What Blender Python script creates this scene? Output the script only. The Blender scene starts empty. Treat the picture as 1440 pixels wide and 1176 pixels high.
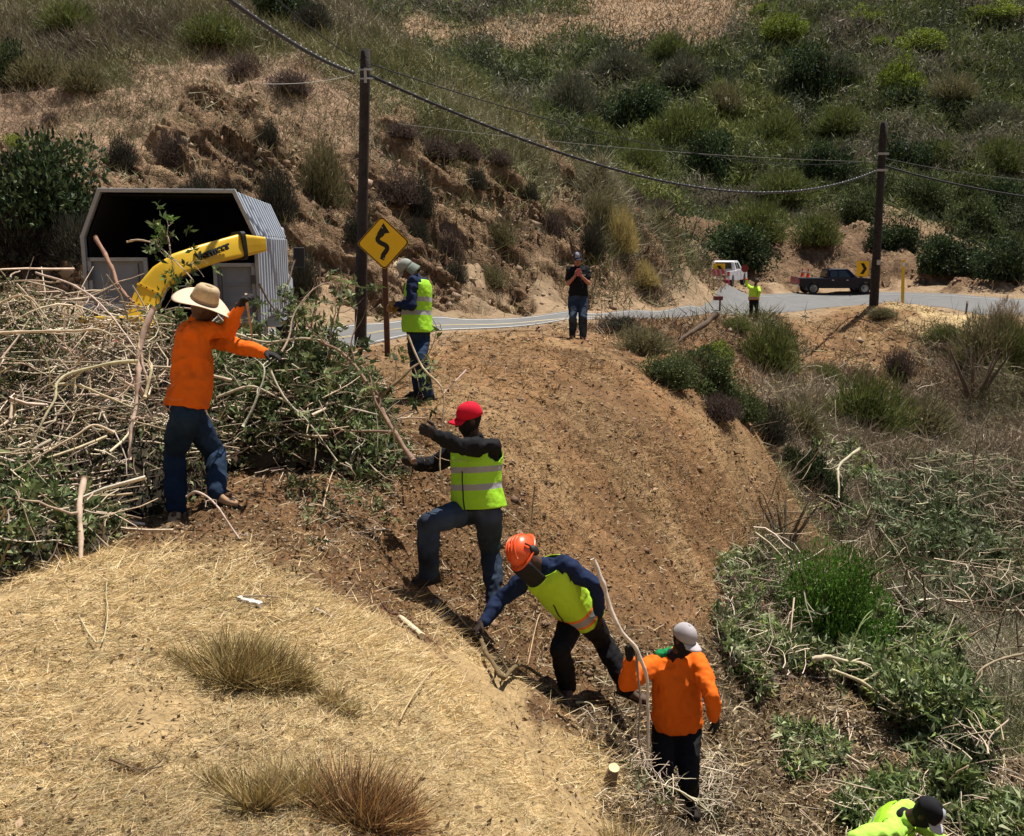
import bpy, math, random
import numpy as np
from mathutils import Vector, Matrix
random.seed(7); rng=np.random.default_rng(11)
scene=bpy.context.scene
W,H,F=1440,1176,1300.0
TH=math.atan(243/1300); ct,st=math.cos(TH),math.sin(TH)
def P(u,v,d):
    a=(u-720)/F*d; b=-(v-588)/F*d
    return np.array([a, ct*d+st*b, -st*d+ct*b])
def proj(p):
    p=np.asarray(p,float); x=p[...,0]; d=p[...,1]*ct-p[...,2]*st; b=p[...,1]*st+p[...,2]*ct
    return 720+F*x/d, 588-F*b/d, d
# ---------- noise
def _h(ix,iy,iz,s):
    n=(ix*374761393+iy*668265263+iz*2147483647+s*974634777)&0xffffffff
    n=((n^(n>>13))*1274126177)&0xffffffff
    n=((n^(n>>16))*2246822519)&0xffffffff
    return ((n^(n>>15))&0xffffff)/float(0xffffff)*2-1
def vn(x,y,z=0,s=0):
    x=np.asarray(x,float); y=np.asarray(y,float); z=np.asarray(z,float)+0*x
    ix=np.floor(x).astype(np.int64); iy=np.floor(y).astype(np.int64); iz=np.floor(z).astype(np.int64)
    fx=x-ix; fy=y-iy; fz=z-iz
    fx=fx*fx*(3-2*fx); fy=fy*fy*(3-2*fy); fz=fz*fz*(3-2*fz)
    r=0
    for a in (0,1):
        wa=fx if a else 1-fx
        for b in (0,1):
            wb=fy if b else 1-fy
            for c in (0,1):
                wc=fz if c else 1-fz
                r=r+wa*wb*wc*_h(ix+a,iy+b,iz+c,s)
    return r
def fbm(x,y,z=0,o=4,s=0):
    r=0; a=1; t=0
    for i in range(o):
        r=r+a*vn(x*2**i,y*2**i,np.asarray(z)*2**i,s+i*17); t+=a; a*=.5
    return r/t*1.6
# ---------- terrain control
ZN='G D B C S R F O Y K L T'.split()
ZC={'G':(.50,.36,.18),'D':(.135,.074,.035),'B':(.20,.112,.053),'C':(.29,.185,.108),'S':(.17,.155,.08),'R':(.17,.125,.08),
    'F':(.10,.10,.05),'O':(.32,.215,.13),'Y':(.5,.37,.19),'K':(.29,.205,.125),'L':(.088,.062,.035),'T':(.33,.22,.145)}
ZA={'G':(.022,.03,0),'D':(.045,.045,0),'B':(.038,.055,.03),'C':(.12,.55,.9),'S':(.03,.15,.5),'R':(.05,.16,.25),
    'F':(0,.4,1.6),'O':(0,.1,.6),'Y':(.02,.1,.1),'K':(.01,.02,0),'L':(.05,.08,0),'T':(.06,.25,.5)}
CT="""0 1176 2.6 G|-350 1176 2.6 G|400 1176 2.8 G|700 1176 3.7 G|800 1176 4.6 G|900 1176 5.6 L|0 1000 3.4 G|300 1000 3.6 G|600 1000 4.4 G
800 1080 5.9 G|0 880 4.3 G|300 860 4.9 G|430 850 5.1 G|600 920 5.3 G|130 790 5.4 G|450 780 6 D|250 740 6.84 D|320 712 7.1 D|450 700 7.4 D
560 640 8.6 D|560 760 7.2 D|605 825 7.6 D|695 862 7.75 D|550 870 6.1 D|800 975 7.5 D|890 978 7.7 L|700 960 6.1 G|780 1010 6.3 D|850 1010 6.9 L
900 1100 6.9 L|950 1176 6.2 L|955 1150 7.3 L|590 560 11.3 B|545 495 15 B|505 488 17.3 B|812 482 17.8 B|740 466 20.5 B|640 500 15.5 B|600 620 9.3 D
700 620 10 B|700 700 9 D|800 560 13 B|800 640 10.8 B|800 700 9.8 B|800 820 8.7 B|900 520 16 B|900 600 13 B|900 700 11.2 B|900 850 9.2 B
960 508 18.5 B|1000 560 16.5 B|1000 640 14 B|1000 700 12.8 B|1000 780 11.8 B|1000 860 10.3 B|1000 940 9 L|1060 600 17 B|1075 660 16 B|1060 720 15 B|1040 800 12.5 B
1040 1000 9.2 L|1100 1150 7.6 L|1100 850 13 R|1150 900 12 L|1200 1000 10.2 L|1300 1100 8.6 L|1440 1176 7.4 L|1700 1176 7.4 L|1440 1000 10 R|1300 900 13 R|1440 850 15 R|1250 800 17 R
1150 750 18 R|1150 650 25 R|1300 700 22 R|1440 700 22 R|1750 700 22 R|1300 600 31 R|1440 600 30 R|1200 560 33 S|1130 560 30 S|950 480 24 D|880 450 28 D|950 450 32 D|1030 450 36 D
1000 500 30 B|1060 520 31 D|900 475 24 D|1060 447 40 S|1100 450 40 B|1130 500 38 B|1200 455 40.5 B|1229 428 42 B|1280 430 43 Y|1330 450 40 Y|1250 500 37 B|1350 500 36 C|1440 470 35 C
1440 530 33 R|1200 520 36 C|1700 470 33 C|1050 400 66 C|1120 398 71 C|1230 398 72 C|1330 402 67 C|1440 408 61 C|1750 420 55 C|1080 345 78 C|1200 335 82 C|1330 360 75 C|1440 360 72 F|1750 360 68 F
1000 300 95 F|1200 280 95 F|1400 300 90 F|1000 200 115 F|1200 180 115 F|1440 180 112 F|1750 180 110 F|1000 100 135 F|1200 80 140 F|1440 80 140 F|1750 80 140 F|1000 10 160 O|1100 0 162 F|1200 0 165 F|1440 0 165 F
850 150 125 F|800 75 150 F|720 120 135 F|640 80 150 F|600 52 165 O|740 50 165 O|900 40 165 O|850 15 180 O|960 5 185 O|800 5 200 O|650 10 190 F|560 20 178 F|760 8 192 F|1000 -60 210 O|700 -150 270 F|1200 -100 220 F|1440 -100 220 F|1800 -100 220 F|850 -100 240 O
560 120 78 F|640 170 70 F|720 250 65 F|850 310 67 F|940 350 64 F|470 60 80 F
470 -5 53 S|560 60 48 S|640 110 45 S|720 190 42 S|850 240 44 S|940 300 47 S|985 370 50 C
500 418 28 C|400 420 27 C|280 425 26 C|620 416 31.3 C|710 412 34.5 C|800 409 38 C|900 408 41.8 C|420 440 27 K|500 445 26.5 K|620 436 30 K|700 430 33 K|800 428 37 K|900 425 41 K|1000 425 46 K
620 350 33.5 C|620 250 37 C|620 180 40 S|500 350 30 C|500 250 34 C|500 150 38.5 T|500 90 43 S|300 280 30 C|300 200 33.5 C|300 120 37.5 T|300 40 44 S|300 -60 53 S|100 350 25 C|100 280 28 C|100 200 32 T|100 130 35.3 T|100 85 38.8 S|420 130 38 T|30 160 34 T|200 150 35 T|100 0 46 S|100 -120 57 S|0 400 21.8 C|0 300 25 C|-250 300 25 C|-250 100 38 S|-250 -100 56 S
720 350 36.5 C|720 270 39.5 C|800 370 39 C|800 290 43 C|900 370 44 C|900 310 47 C|960 385 48.5 C
250 545 13 B|100 560 12 D|0 600 10 D|-350 600 10 D|400 560 12 D|420 500 16.5 B|200 500 17 K|150 465 22 K|0 462 21.5 K|-250 462 21.5 K"""
NR=[(-300,530,14),(0,531,14),(200,518,15),(380,505,16.2),(500,490,18.4),(620,465,22.7),(800,449,28.7),(1000,440,39.7),(1075,440,42),(1130,437,44.5),(1200,431,47),(1290,431,47),(1350,437,42),(1440,444,38),(1700,465,31)]
FR=[(-300,475,20),(0,475,20),(200,469,21),(380,462,22.5),(500,455,24.2),(620,445,28),(800,437,34),(985,434,44),(1040,420,57),(1110,413,66),(1230,411,67.5),(1330,413,63),(1400,418,57),(1460,422,54),(1750,440,43)]
cp=[];cz=[]
for t in CT.replace('\n','|').split('|'):
    a=t.split(); cp.append(P(float(a[0]),float(a[1]),float(a[2]))); cz.append(ZN.index(a[3]))
NRw=np.array([P(*a) for a in NR]); FRw=np.array([P(*a) for a in FR])
for a in list(NRw)+list(FRw): cp.append(a); cz.append(ZN.index('K'))
for (x,y,z) in ((-6,1,-1.7),(6,1,-3.6),(0,.5,-1.7),(0,1.4,-1.68),(3,1.2,-2.8),(1.4,2,-2.1),(-2,1.2,-1.66),(0,2,-1.7)):
    cp.append(np.array([x,y,z])); cz.append(0)
for az in (-.95,.95,-.7,.75):
    for R,zl,zr in ((330,70,75),):
        cp.append(np.array([math.sin(az)*R,math.cos(az)*R,zl])); cz.append(ZN.index('F'))
cp=np.array(cp); cz=np.array(cz)
def warp(x,y):
    az=np.clip(np.arctan2(x,y),-1.1,1.1); lr=np.log(np.maximum(np.hypot(x,y),.6))
    return az*1.7,lr
cx,cy=warp(cp[:,0],cp[:,1])
N=len(cp)
_d=np.hypot(cx[:,None]-cx,cy[:,None]-cy)
A=np.zeros((N+1,N+1)); A[:N,:N]=_d+0*np.eye(N); A[:N,:N]-=.004*np.eye(N); A[N,:N]=1; A[:N,N]=1
_w=np.linalg.solve(A,np.r_[cp[:,2],0])
ZAm=np.array([ZA[k] for k in ZN]); ZCm=np.array([ZC[k] for k in ZN])
# road centreline samples
def interp_poly(Pn,n=260):
    s=np.linspace(0,len(Pn)-1,n); out=np.zeros((n,3))
    for i,t in enumerate(s):
        k=min(int(t),len(Pn)-2); f=t-k
        p0=Pn[max(k-1,0)];p1=Pn[k];p2=Pn[k+1];p3=Pn[min(k+2,len(Pn)-1)]
        out[i]=.5*((2*p1)+(-p0+p2)*f+(2*p0-5*p1+4*p2-p3)*f*f+(-p0+3*p1-3*p2+p3)*f**3)
    return out
NL=interp_poly(NRw,420); FL=interp_poly(FRw,420); RE=np.concatenate([NL,FL])[:,:2]
def _pr(L_):
    a=np.arctan2(L_[:,0],L_[:,1]); r=np.hypot(L_[:,0],L_[:,1]); o=np.argsort(a); return a[o],r[o]
_na,_nrr=_pr(NL); _fa,_frr=_pr(FL)
def road_sd(x,y):
    """signed distance to the road edge, negative on the road"""
    d=np.full(len(x),9e9)
    for i in range(0,len(RE),210):
        e=RE[i:i+210]; d=np.minimum(d,((x[:,None]-e[:,0])**2+(y[:,None]-e[:,1])**2).min(1))
    d=np.sqrt(d); a=np.arctan2(x,y); r=np.hypot(x,y)
    ins=(r>np.interp(a,_na,_nrr))&(r<np.interp(a,_fa,_frr))&(a>_na[0])&(a<_na[-1])
    return np.where(ins,-d,d)
def base_z(x,y):
    a,b=warp(x,y)
    d=np.hypot(a[:,None]-cx,b[:,None]-cy)
    return d@_w[:N]+_w[N]
def zones(x,y,sharp=5):
    a,b=warp(x,y)
    n1=fbm(a*16,b*16,0,4,5)*.05; n2=fbm(a*16,b*16,9,4,8)*.05
    d=np.hypot((a+n1)[:,None]-cx,(b+n2)[:,None]-cy)+.012
    w=d**-sharp; out=np.zeros((len(x),len(ZN)))
    for k in range(len(ZN)):
        out[:,k]=w[:,cz==k].sum(1)
    return out/out.sum(1,keepdims=True)
def terr(x,y,full=False):
    x=np.atleast_1d(np.asarray(x,float)); y=np.atleast_1d(np.asarray(y,float))
    Z=np.zeros(len(x)); WZ=np.zeros((len(x),len(ZN)))
    for i in range(0,len(x),20000):
        s=slice(i,i+20000); xs,ys=x[s],y[s]
        z=base_z(xs,ys); w=zones(xs,ys); am=w@ZAm
        q=road_sd(xs,ys); k=np.clip((q-.1)/1.6,0,1)
        c=w[:,ZN.index('C')]
        # strata-like ridges on the cut slope
        n2=fbm(xs*.9,ys*.9,z*1.1,3,21)
        rx=xs*.6; ry=z*1.0+xs*.55
        rid=1-np.abs(fbm(rx*.55,ry*1.5,ys*.25,5,33))*2.4
        n2=n2*(1-c)+rid*c
        zz=z+k*(am[:,0]*fbm(xs*4.5,ys*4.5,0,3,3)+am[:,1]*n2+am[:,2]*fbm(xs*.22,ys*.22,0,3,51))
        zz=zz-np.clip((-q-.15)/.3,0,1)*.08
        Z[s]=zz; WZ[s]=w
    return (Z,WZ) if full else Z
def T(x,y): return float(Tg([x],[y])[0])
def Gm(uv,d0=2.2,d1=260):
    """ray march many pixels onto the ground -> world points"""
    uv=np.atleast_2d(np.asarray(uv,float)); n=len(uv); ds=np.exp(np.linspace(math.log(d0),math.log(d1),420))
    hit=np.full(n,d1); lo=np.full(n,d0); done=np.zeros(n,bool)
    dirs=np.array([P(u,v,1.0) for u,v in uv]); prev=d0
    for d in ds:
        idx=np.where(~done)[0]
        if len(idx)==0: break
        p=dirs[idx]*d; g=Tg(p[:,0],p[:,1])
        h=p[:,2]<g
        hit[idx[h]]=d; lo[idx[h]]=prev; done[idx[h]]=True; prev=d
    hi=hit.copy()
    for _ in range(7):
        m=(lo+hi)/2; p=dirs*m[:,None]; b=p[:,2]<Tg(p[:,0],p[:,1])
        hi=np.where(b,m,hi); lo=np.where(b,lo,m)
    p=dirs*hi[:,None]; p[:,2]=Tg(p[:,0],p[:,1])
    return p
def G(u,v): return Gm([(u,v)])[0]
# ---------- scene graph helpers
def link(o): scene.collection.objects.link(o); return o
def tag(o,label,cat=None,group=None,kind=None):
    if label: o['label']=label
    if cat: o['category']=cat
    if group: o['group']=group
    if kind: o['kind']=kind
    return o
def empty(name,loc=(0,0,0),rz=0):
    o=bpy.data.objects.new(name,None); o.empty_display_size=.2; o.location=loc; o.rotation_euler=(0,0,rz); return link(o)
def child(o,par):
    o.parent=par; return o
def mesh(name,V,Fc,mat,col=None,par=None,smooth=True,attrs=None,cn='col'):
    """V Nx3, Fc: array (M,3|4) or list of faces"""
    me=bpy.data.meshes.new(name); V=np.asarray(V,np.float32)
    if isinstance(Fc,np.ndarray):
        k=Fc.shape[1]; me.vertices.add(len(V)); me.vertices.foreach_set('co',V.ravel())
        me.loops.add(Fc.size); me.loops.foreach_set('vertex_index',Fc.astype(np.int32).ravel())
        me.polygons.add(len(Fc)); me.polygons.foreach_set('loop_start',np.arange(0,Fc.size,k,dtype=np.int32))
    else:
        me.from_pydata(V.tolist(),[],[list(map(int,f)) for f in Fc])
    me.update(calc_edges=True)
    if smooth: me.polygons.foreach_set('use_smooth',np.ones(len(me.polygons),bool))
    if col is not None:
        c=np.ones((len(V),4),np.float32); c[:,:3]=np.clip(col,0,1)
        a=me.color_attributes.new(cn,'FLOAT_COLOR','POINT'); a.data.foreach_set('color',c.ravel())
    if attrs:
        for k,v in attrs.items():
            a=me.attributes.new(k,'FLOAT','POINT'); a.data.foreach_set('value',np.asarray(v,np.float32))
    for m in (mat if isinstance(mat,(list,tuple)) else [mat]): me.materials.append(m)
    o=link(bpy.data.objects.new(name,me))
    if par is not None: o.parent=par
    return o
class MB:
    """accumulate pieces into one mesh (V,F,col)"""
    def __init__(s): s.V=[];s.F=[];s.C=[];s.FF=[];s.n=0
    def add(s,V,Fc,c=None):
        V=np.asarray(V,float); s.V.append(V); s.FF.append([[int(i) for i in f] for f in Fc]); s.F+= [[int(i)+s.n for i in f] for f in Fc]
        s.C.append(np.tile(np.asarray(c if c is not None else (.5,.5,.5),float),(len(V),1)) if np.ndim(c)<2 else c); s.n+=len(V)
        return s
    def box(s,c,size,R=None,col=None,taper=None):
        h=np.array(size)/2; v=np.array([[x,y,z] for z in(-1,1) for y in(-1,1) for x in(-1,1)],float)*h
        if taper: v[4:,:2]*=taper
        if R is not None: v=v@np.array(R).T
        return s.add(v+np.array(c),[(0,2,3,1),(4,5,7,6),(0,1,5,4),(2,6,7,3),(0,4,6,2),(1,3,7,5)],col)
    def prism(s,poly,d0,d1,fr=None,col=None):
        """poly in (a,b); extrude along third axis; fr=(A,B,D,origin) world frame"""
        A,B,D,O=fr; n=len(poly)
        v=[np.array(O)+np.array(A)*a+np.array(B)*b+np.array(D)*d for d in(d0,d1) for a,b in poly]
        f=[list(range(n))[::-1],list(range(n,2*n))]+[[i,(i+1)%n,(i+1)%n+n,i+n] for i in range(n)]
        return s.add(v,f,col)
    def tube(s,pts,r,k=6,col=None,cap=True):
        V,Fc=tube(pts,r,k,cap); return s.add(V,Fc,col)
    def build(s,name,mat,par=None,smooth=False,bevel=0):
        o=mesh(name,np.concatenate(s.V),s.F,mat,col=np.concatenate(s.C),par=par,smooth=smooth)
        if bevel:
            m=o.modifiers.new('bev','BEVEL'); m.width=bevel; m.segments=2; m.limit_method='ANGLE'
        return o
def each(mb,name,m,par=None,bevel=0):
    for V,C,F_,o in zip(mb.V,mb.C,mb.FF,range(99)):
        q=mesh(name,V,F_,m,col=C,par=par,smooth=False)
        if bevel: b=q.modifiers.new('bev','BEVEL'); b.width=bevel; b.segments=2; b.limit_method='ANGLE'
def tube(pts,r,k=6,cap=True):
    pts=np.asarray(pts,float); n=len(pts); r=np.broadcast_to(np.asarray(r,float),(n,))
    t=np.gradient(pts,axis=0); t/=np.linalg.norm(t,axis=1,keepdims=True)+1e-9
    up=np.array([0,0,1.]) if abs(t[0,2])<.9 else np.array([1.,0,0])
    V=[]; a=np.arange(k)/k*2*math.pi; b=None
    for i in range(n):
        x=np.cross(t[i],up); x/=np.linalg.norm(x)+1e-9; y=np.cross(x,t[i]); up=y
        V.append(pts[i]+r[i]*(np.cos(a)[:,None]*x+np.sin(a)[:,None]*y))
    V=np.concatenate(V); Fc=[]
    for i in range(n-1):
        for j in range(k):
            j2=(j+1)%k; Fc.append([i*k+j,i*k+j2,(i+1)*k+j2,(i+1)*k+j])
    if cap: Fc+= [list(range(k)),list(range((n-1)*k,n*k))[::-1]]
    return V,Fc
# ---------- materials
MATS={}
def nt(name):
    m=bpy.data.materials.new(name); m.use_nodes=True; n=m.node_tree; b=n.nodes['Principled BSDF']; return m,n,b
def mat(name,c,rough=.7,metal=0,spec=.3,nscale=0,namp=.15,bump=0,bscale=60,bdist=.004):
    if name in MATS: return MATS[name]
    m,n,b=nt(name); b.inputs['Roughness'].default_value=rough; b.inputs['Metallic'].default_value=metal
    b.inputs['Specular IOR Level'].default_value=spec; b.inputs['Base Color'].default_value=(*c,1)
    if nscale:
        tc=n.nodes.new('ShaderNodeTexCoord'); no=n.nodes.new('ShaderNodeTexNoise'); no.inputs['Scale'].default_value=nscale; no.inputs['Detail'].default_value=6
        n.links.new(tc.outputs['Object'],no.inputs['Vector'])
        mp=n.nodes.new('ShaderNodeMapRange'); mp.inputs[1].default_value=.25; mp.inputs[2].default_value=.75; mp.inputs[3].default_value=1-namp; mp.inputs[4].default_value=1+namp
        n.links.new(no.outputs['Fac'],mp.inputs[0])
        vm=n.nodes.new('ShaderNodeVectorMath'); vm.operation='SCALE'; vm.inputs[0].default_value=c; n.links.new(mp.outputs[0],vm.inputs['Scale']); n.links.new(vm.outputs[0],b.inputs['Base Color'])
    if bump:
        tc=n.nodes.new('ShaderNodeTexCoord'); no=n.nodes.new('ShaderNodeTexNoise'); no.inputs['Scale'].default_value=bscale; no.inputs['Detail'].default_value=5
        bu=n.nodes.new('ShaderNodeBump'); bu.inputs['Strength'].default_value=bump; bu.inputs['Distance'].default_value=bdist
        n.links.new(tc.outputs['Object'],no.inputs['Vector']); n.links.new(no.outputs['Fac'],bu.inputs['Height']); n.links.new(bu.outputs[0],b.inputs['Normal'])
    MATS[name]=m; return m
def colmat(name,rough=.8,spec=.2,trans=0,namp=.25,nscale=8,bump=0,bscale=30):
    if name in MATS: return MATS[name]
    m,n,b=nt(name); L=n.links; at=n.nodes.new('ShaderNodeAttribute'); at.attribute_name='col'
    tc=n.nodes.new('ShaderNodeTexCoord'); no=n.nodes.new('ShaderNodeTexNoise'); no.inputs['Scale'].default_value=nscale; no.inputs['Detail'].default_value=5
    L.new(tc.outputs['Object'],no.inputs['Vector'])
    mp=n.nodes.new('ShaderNodeMapRange'); mp.inputs[1].default_value=.3; mp.inputs[2].default_value=.7; mp.inputs[3].default_value=1-namp; mp.inputs[4].default_value=1+namp
    L.new(no.outputs['Fac'],mp.inputs[0]); vm=n.nodes.new('ShaderNodeVectorMath'); vm.operation='SCALE'
    L.new(at.outputs['Color'],vm.inputs[0]); L.new(mp.outputs[0],vm.inputs['Scale']); L.new(vm.outputs[0],b.inputs['Base Color'])
    b.inputs['Roughness'].default_value=rough; b.inputs['Specular IOR Level'].default_value=spec
    if bump:
        bu=n.nodes.new('ShaderNodeBump'); bu.inputs['Strength'].default_value=bump; bu.inputs['Distance'].default_value=.01
        n2=n.nodes.new('ShaderNodeTexNoise'); n2.inputs['Scale'].default_value=bscale; n2.inputs['Detail'].default_value=5
        L.new(tc.outputs['Object'],n2.inputs['Vector']); L.new(n2.outputs['Fac'],bu.inputs['Height']); L.new(bu.outputs[0],b.inputs['Normal'])
    if trans:
        tr=n.nodes.new('ShaderNodeBsdfTranslucent'); mx=n.nodes.new('ShaderNodeMixShader'); mx.inputs[0].default_value=trans
        L.new(vm.outputs[0],tr.inputs[0]); L.new(b.outputs[0],mx.inputs[1]); L.new(tr.outputs[0],mx.inputs[2]); L.new(mx.outputs[0],n.nodes['Material Output'].inputs[0])
    MATS[name]=m; return m
LEAF=colmat('leaf',rough=.65,spec=.22,trans=.22,namp=.12)
STRAWM=colmat('straw',rough=.7,spec=.25,trans=.1,namp=.1)
BARK=colmat('bark',rough=.8,spec=.2,namp=.22,nscale=14,bump=.4)
# ---------- terrain mesh
TG={}
def road_sd_ch(x,y): return np.concatenate([road_sd(x[i:i+20000],y[i:i+20000]) for i in range(0,len(x),20000)])
def Tg(x,y):
    x=np.asarray(x,float);y=np.asarray(y,float)
    a=np.arctan2(x,y); l=np.log(np.maximum(np.hypot(x,y),.26)); az,lr,Z=TG['az'],TG['lr'],TG['z']
    i=np.clip(np.searchsorted(az,a)-1,0,len(az)-2); j=np.clip(np.searchsorted(lr,l)-1,0,len(lr)-2)
    fa=np.clip((a-az[i])/(az[i+1]-az[i]),0,1); fl=np.clip((l-lr[j])/(lr[j+1]-lr[j]),0,1)
    return (Z[j,i]*(1-fa)+Z[j,i+1]*fa)*(1-fl)+(Z[j+1,i]*(1-fa)+Z[j+1,i+1]*fa)*fl
def make_terrain():
    na,nr=560,800
    az=np.linspace(-.66,.66,na); lr=np.concatenate([np.linspace(math.log(1.6),math.log(19),300,endpoint=False),np.linspace(math.log(19),math.log(52),340,endpoint=False),np.linspace(math.log(52),math.log(330),220)])
    # coarse wings all round
    azf=np.concatenate([np.linspace(-math.pi,-.70,40),az,np.linspace(.70,math.pi,41)[:-1]])
    lrf=np.concatenate([[math.log(.25),math.log(.6),math.log(1.1)],lr,[math.log(450),math.log(900)]])
    AA,LL=np.meshgrid(azf,lrf); R=np.exp(LL); x=(np.sin(AA)*R).ravel(); y=(np.cos(AA)*R).ravel()
    z,w=terr(x,y,True)
    far=np.clip((R.ravel()-330)/120,0,1); z=z*(1-far)+far*70
    col=w@ZCm
    # patchiness of real ground: two tones of soil, dry grass patches
    n=fbm(x*.8,y*.8,z*.5,4,71)[:,None]; n3=fbm(x*3.1,y*3.1,z,4,77)[:,None]
    col=col*(1+.22*n+.16*n3)
    c=w[:,ZN.index('C')][:,None]; pale=np.clip(fbm(x*.6+z,z*1.6,y*.2,4,90)[:,None]*1.6,0,1)
    col=col*(1-c*pale*.6)+np.array([.48,.33,.19])*c*pale*.6
    red=np.clip(fbm(x*.35,y*.35,z*.4,3,95)[:,None]*1.8-.2,0,1)
    col=col*(1-c*red*.5)+np.array([.22,.13,.08])*c*red*.5
    b=w[:,ZN.index('B')][:,None]; gr=np.clip(fbm(x*.9+y*.4,y*.35,0,4,99)[:,None]*2,0,1)
    col=col*(1-b*gr*.45)+np.array([.36,.24,.12])*b*gr*.45
    gq=w[:,ZN.index('G')][:,None]; so=np.clip(fbm(x*1.5,y*1.5,4,4,111)[:,None]*2.2-.05,0,1); col=col*(1-gq*so*.6)+np.array([.27,.18,.09])*gq*so*.6
    stv=fbm(x*1.6+y*.5,y*.45-x*.3,z*.8,4,113)[:,None]; col=col*(1+b*.30*stv)
    dk=np.clip(fbm(x*.7,y*.7,3,4,101)[:,None]*2-.3,0,1)
    col=col*(1-b*dk*.4)+np.array([.17,.10,.055])*b*dk*.4
    nA,nR=len(azf),len(lrf); i=np.arange(nR-1)[:,None]*nA+np.arange(nA)[None,:]; j=np.arange(nR-1)[:,None]*nA+(np.arange(nA)+1)%nA
    Fc=np.stack([i,j,j+nA,i+nA],-1).reshape(-1,4)[:, ::-1]
    cc=w[:,ZN.index('C')]; V=np.stack([x,y,z],1); TG.update(az=azf,lr=lrf,V=V,Q=Fc,w=w,z=z.reshape(nR,nA),nA=nA)
    far_=(R.ravel()>18)&(R.ravel()<90); kr=np.clip(road_sd_ch(x,y)/2.5,0,1)
    sl=z+.55*x; r1=1-np.abs(fbm(x*.28,sl*1.1,y*.15,5,131))*2.3; r2=1-np.abs(fbm(x*.8,sl*3.0,y*.3,4,137))*2.2
    V=V.copy(); V[:,1]-=cc*kr*far_*(.24*r1+.17*r2); V[:,0]+=cc*kr*far_*.12*r2
    m,n_,bs=nt('ground'); L=n_.links; N_=n_.nodes
    at=N_.new('ShaderNodeAttribute'); at.attribute_name='col'; g=N_.new('ShaderNodeNewGeometry')
    def noise(sc,det=6):
        q=N_.new('ShaderNodeTexNoise'); q.inputs['Scale'].default_value=sc; q.inputs['Detail'].default_value=det; q.inputs['Roughness'].default_value=.65; L.new(g.outputs['Position'],q.inputs['Vector']); return q
    a=noise(5,4); b2=noise(34,3); 
    def mr(q,lo,hi):
        mp=N_.new('ShaderNodeMapRange'); mp.inputs[1].default_value=.3; mp.inputs[2].default_value=.7; mp.inputs[3].default_value=lo; mp.inputs[4].default_value=hi; L.new(q.outputs['Fac'],mp.inputs[0]); return mp
    m1=mr(a,.72,1.28); m2=mr(b2,.75,1.25); mu=N_.new('ShaderNodeMath'); mu.operation='MULTIPLY'; L.new(m1.outputs[0],mu.inputs[0]); L.new(m2.outputs[0],mu.inputs[1])
    vm=N_.new('ShaderNodeVectorMath'); vm.operation='SCALE'; L.new(at.outputs['Color'],vm.inputs[0]); L.new(mu.outputs[0],vm.inputs['Scale']); L.new(vm.outputs[0],bs.inputs['Base Color'])
    bs.inputs['Roughness'].default_value=.95; bs.inputs['Specular IOR Level'].default_value=.1
    rk=N_.new('ShaderNodeAttribute'); rk.attribute_name='rock'
    ba=N_.new('ShaderNodeBump'); ba.inputs['Strength'].default_value=.8; ba.inputs['Distance'].default_value=.03; L.new(b2.outputs['Fac'],ba.inputs['Height'])
    vo=N_.new('ShaderNodeTexVoronoi'); vo.inputs['Scale'].default_value=1.1
    mpg=N_.new('ShaderNodeMapping'); mpg.inputs['Rotation'].default_value=(.5,.6,.2); mpg.inputs['Scale'].default_value=(1,1,2.6)
    dn=N_.new('ShaderNodeVectorMath'); dn.operation='ADD'; L.new(g.outputs['Position'],dn.inputs[0]); L.new(a.outputs['Color'],dn.inputs[1]); L.new(dn.outputs[0],mpg.inputs['Vector']); L.new(mpg.outputs[0],vo.inputs['Vector'])
    bb=N_.new('ShaderNodeBump'); bb.inputs['Distance'].default_value=.5; L.new(rk.outputs['Fac'],bb.inputs['Strength']); L.new(vo.outputs['Distance'],bb.inputs['Height']); L.new(ba.outputs[0],bb.inputs['Normal'])
    bc=N_.new('ShaderNodeBump'); bc.inputs['Strength'].default_value=.5; bc.inputs['Distance'].default_value=.12; L.new(a.outputs['Fac'],bc.inputs['Height']); L.new(bb.outputs[0],bc.inputs['Normal']); L.new(bc.outputs[0],bs.inputs['Normal'])
    o=mesh('ground',V,Fc,m,col=col,attrs={'rock':c[:,0]*.9})
    tag(o,None,kind='structure')
    return o
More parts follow.
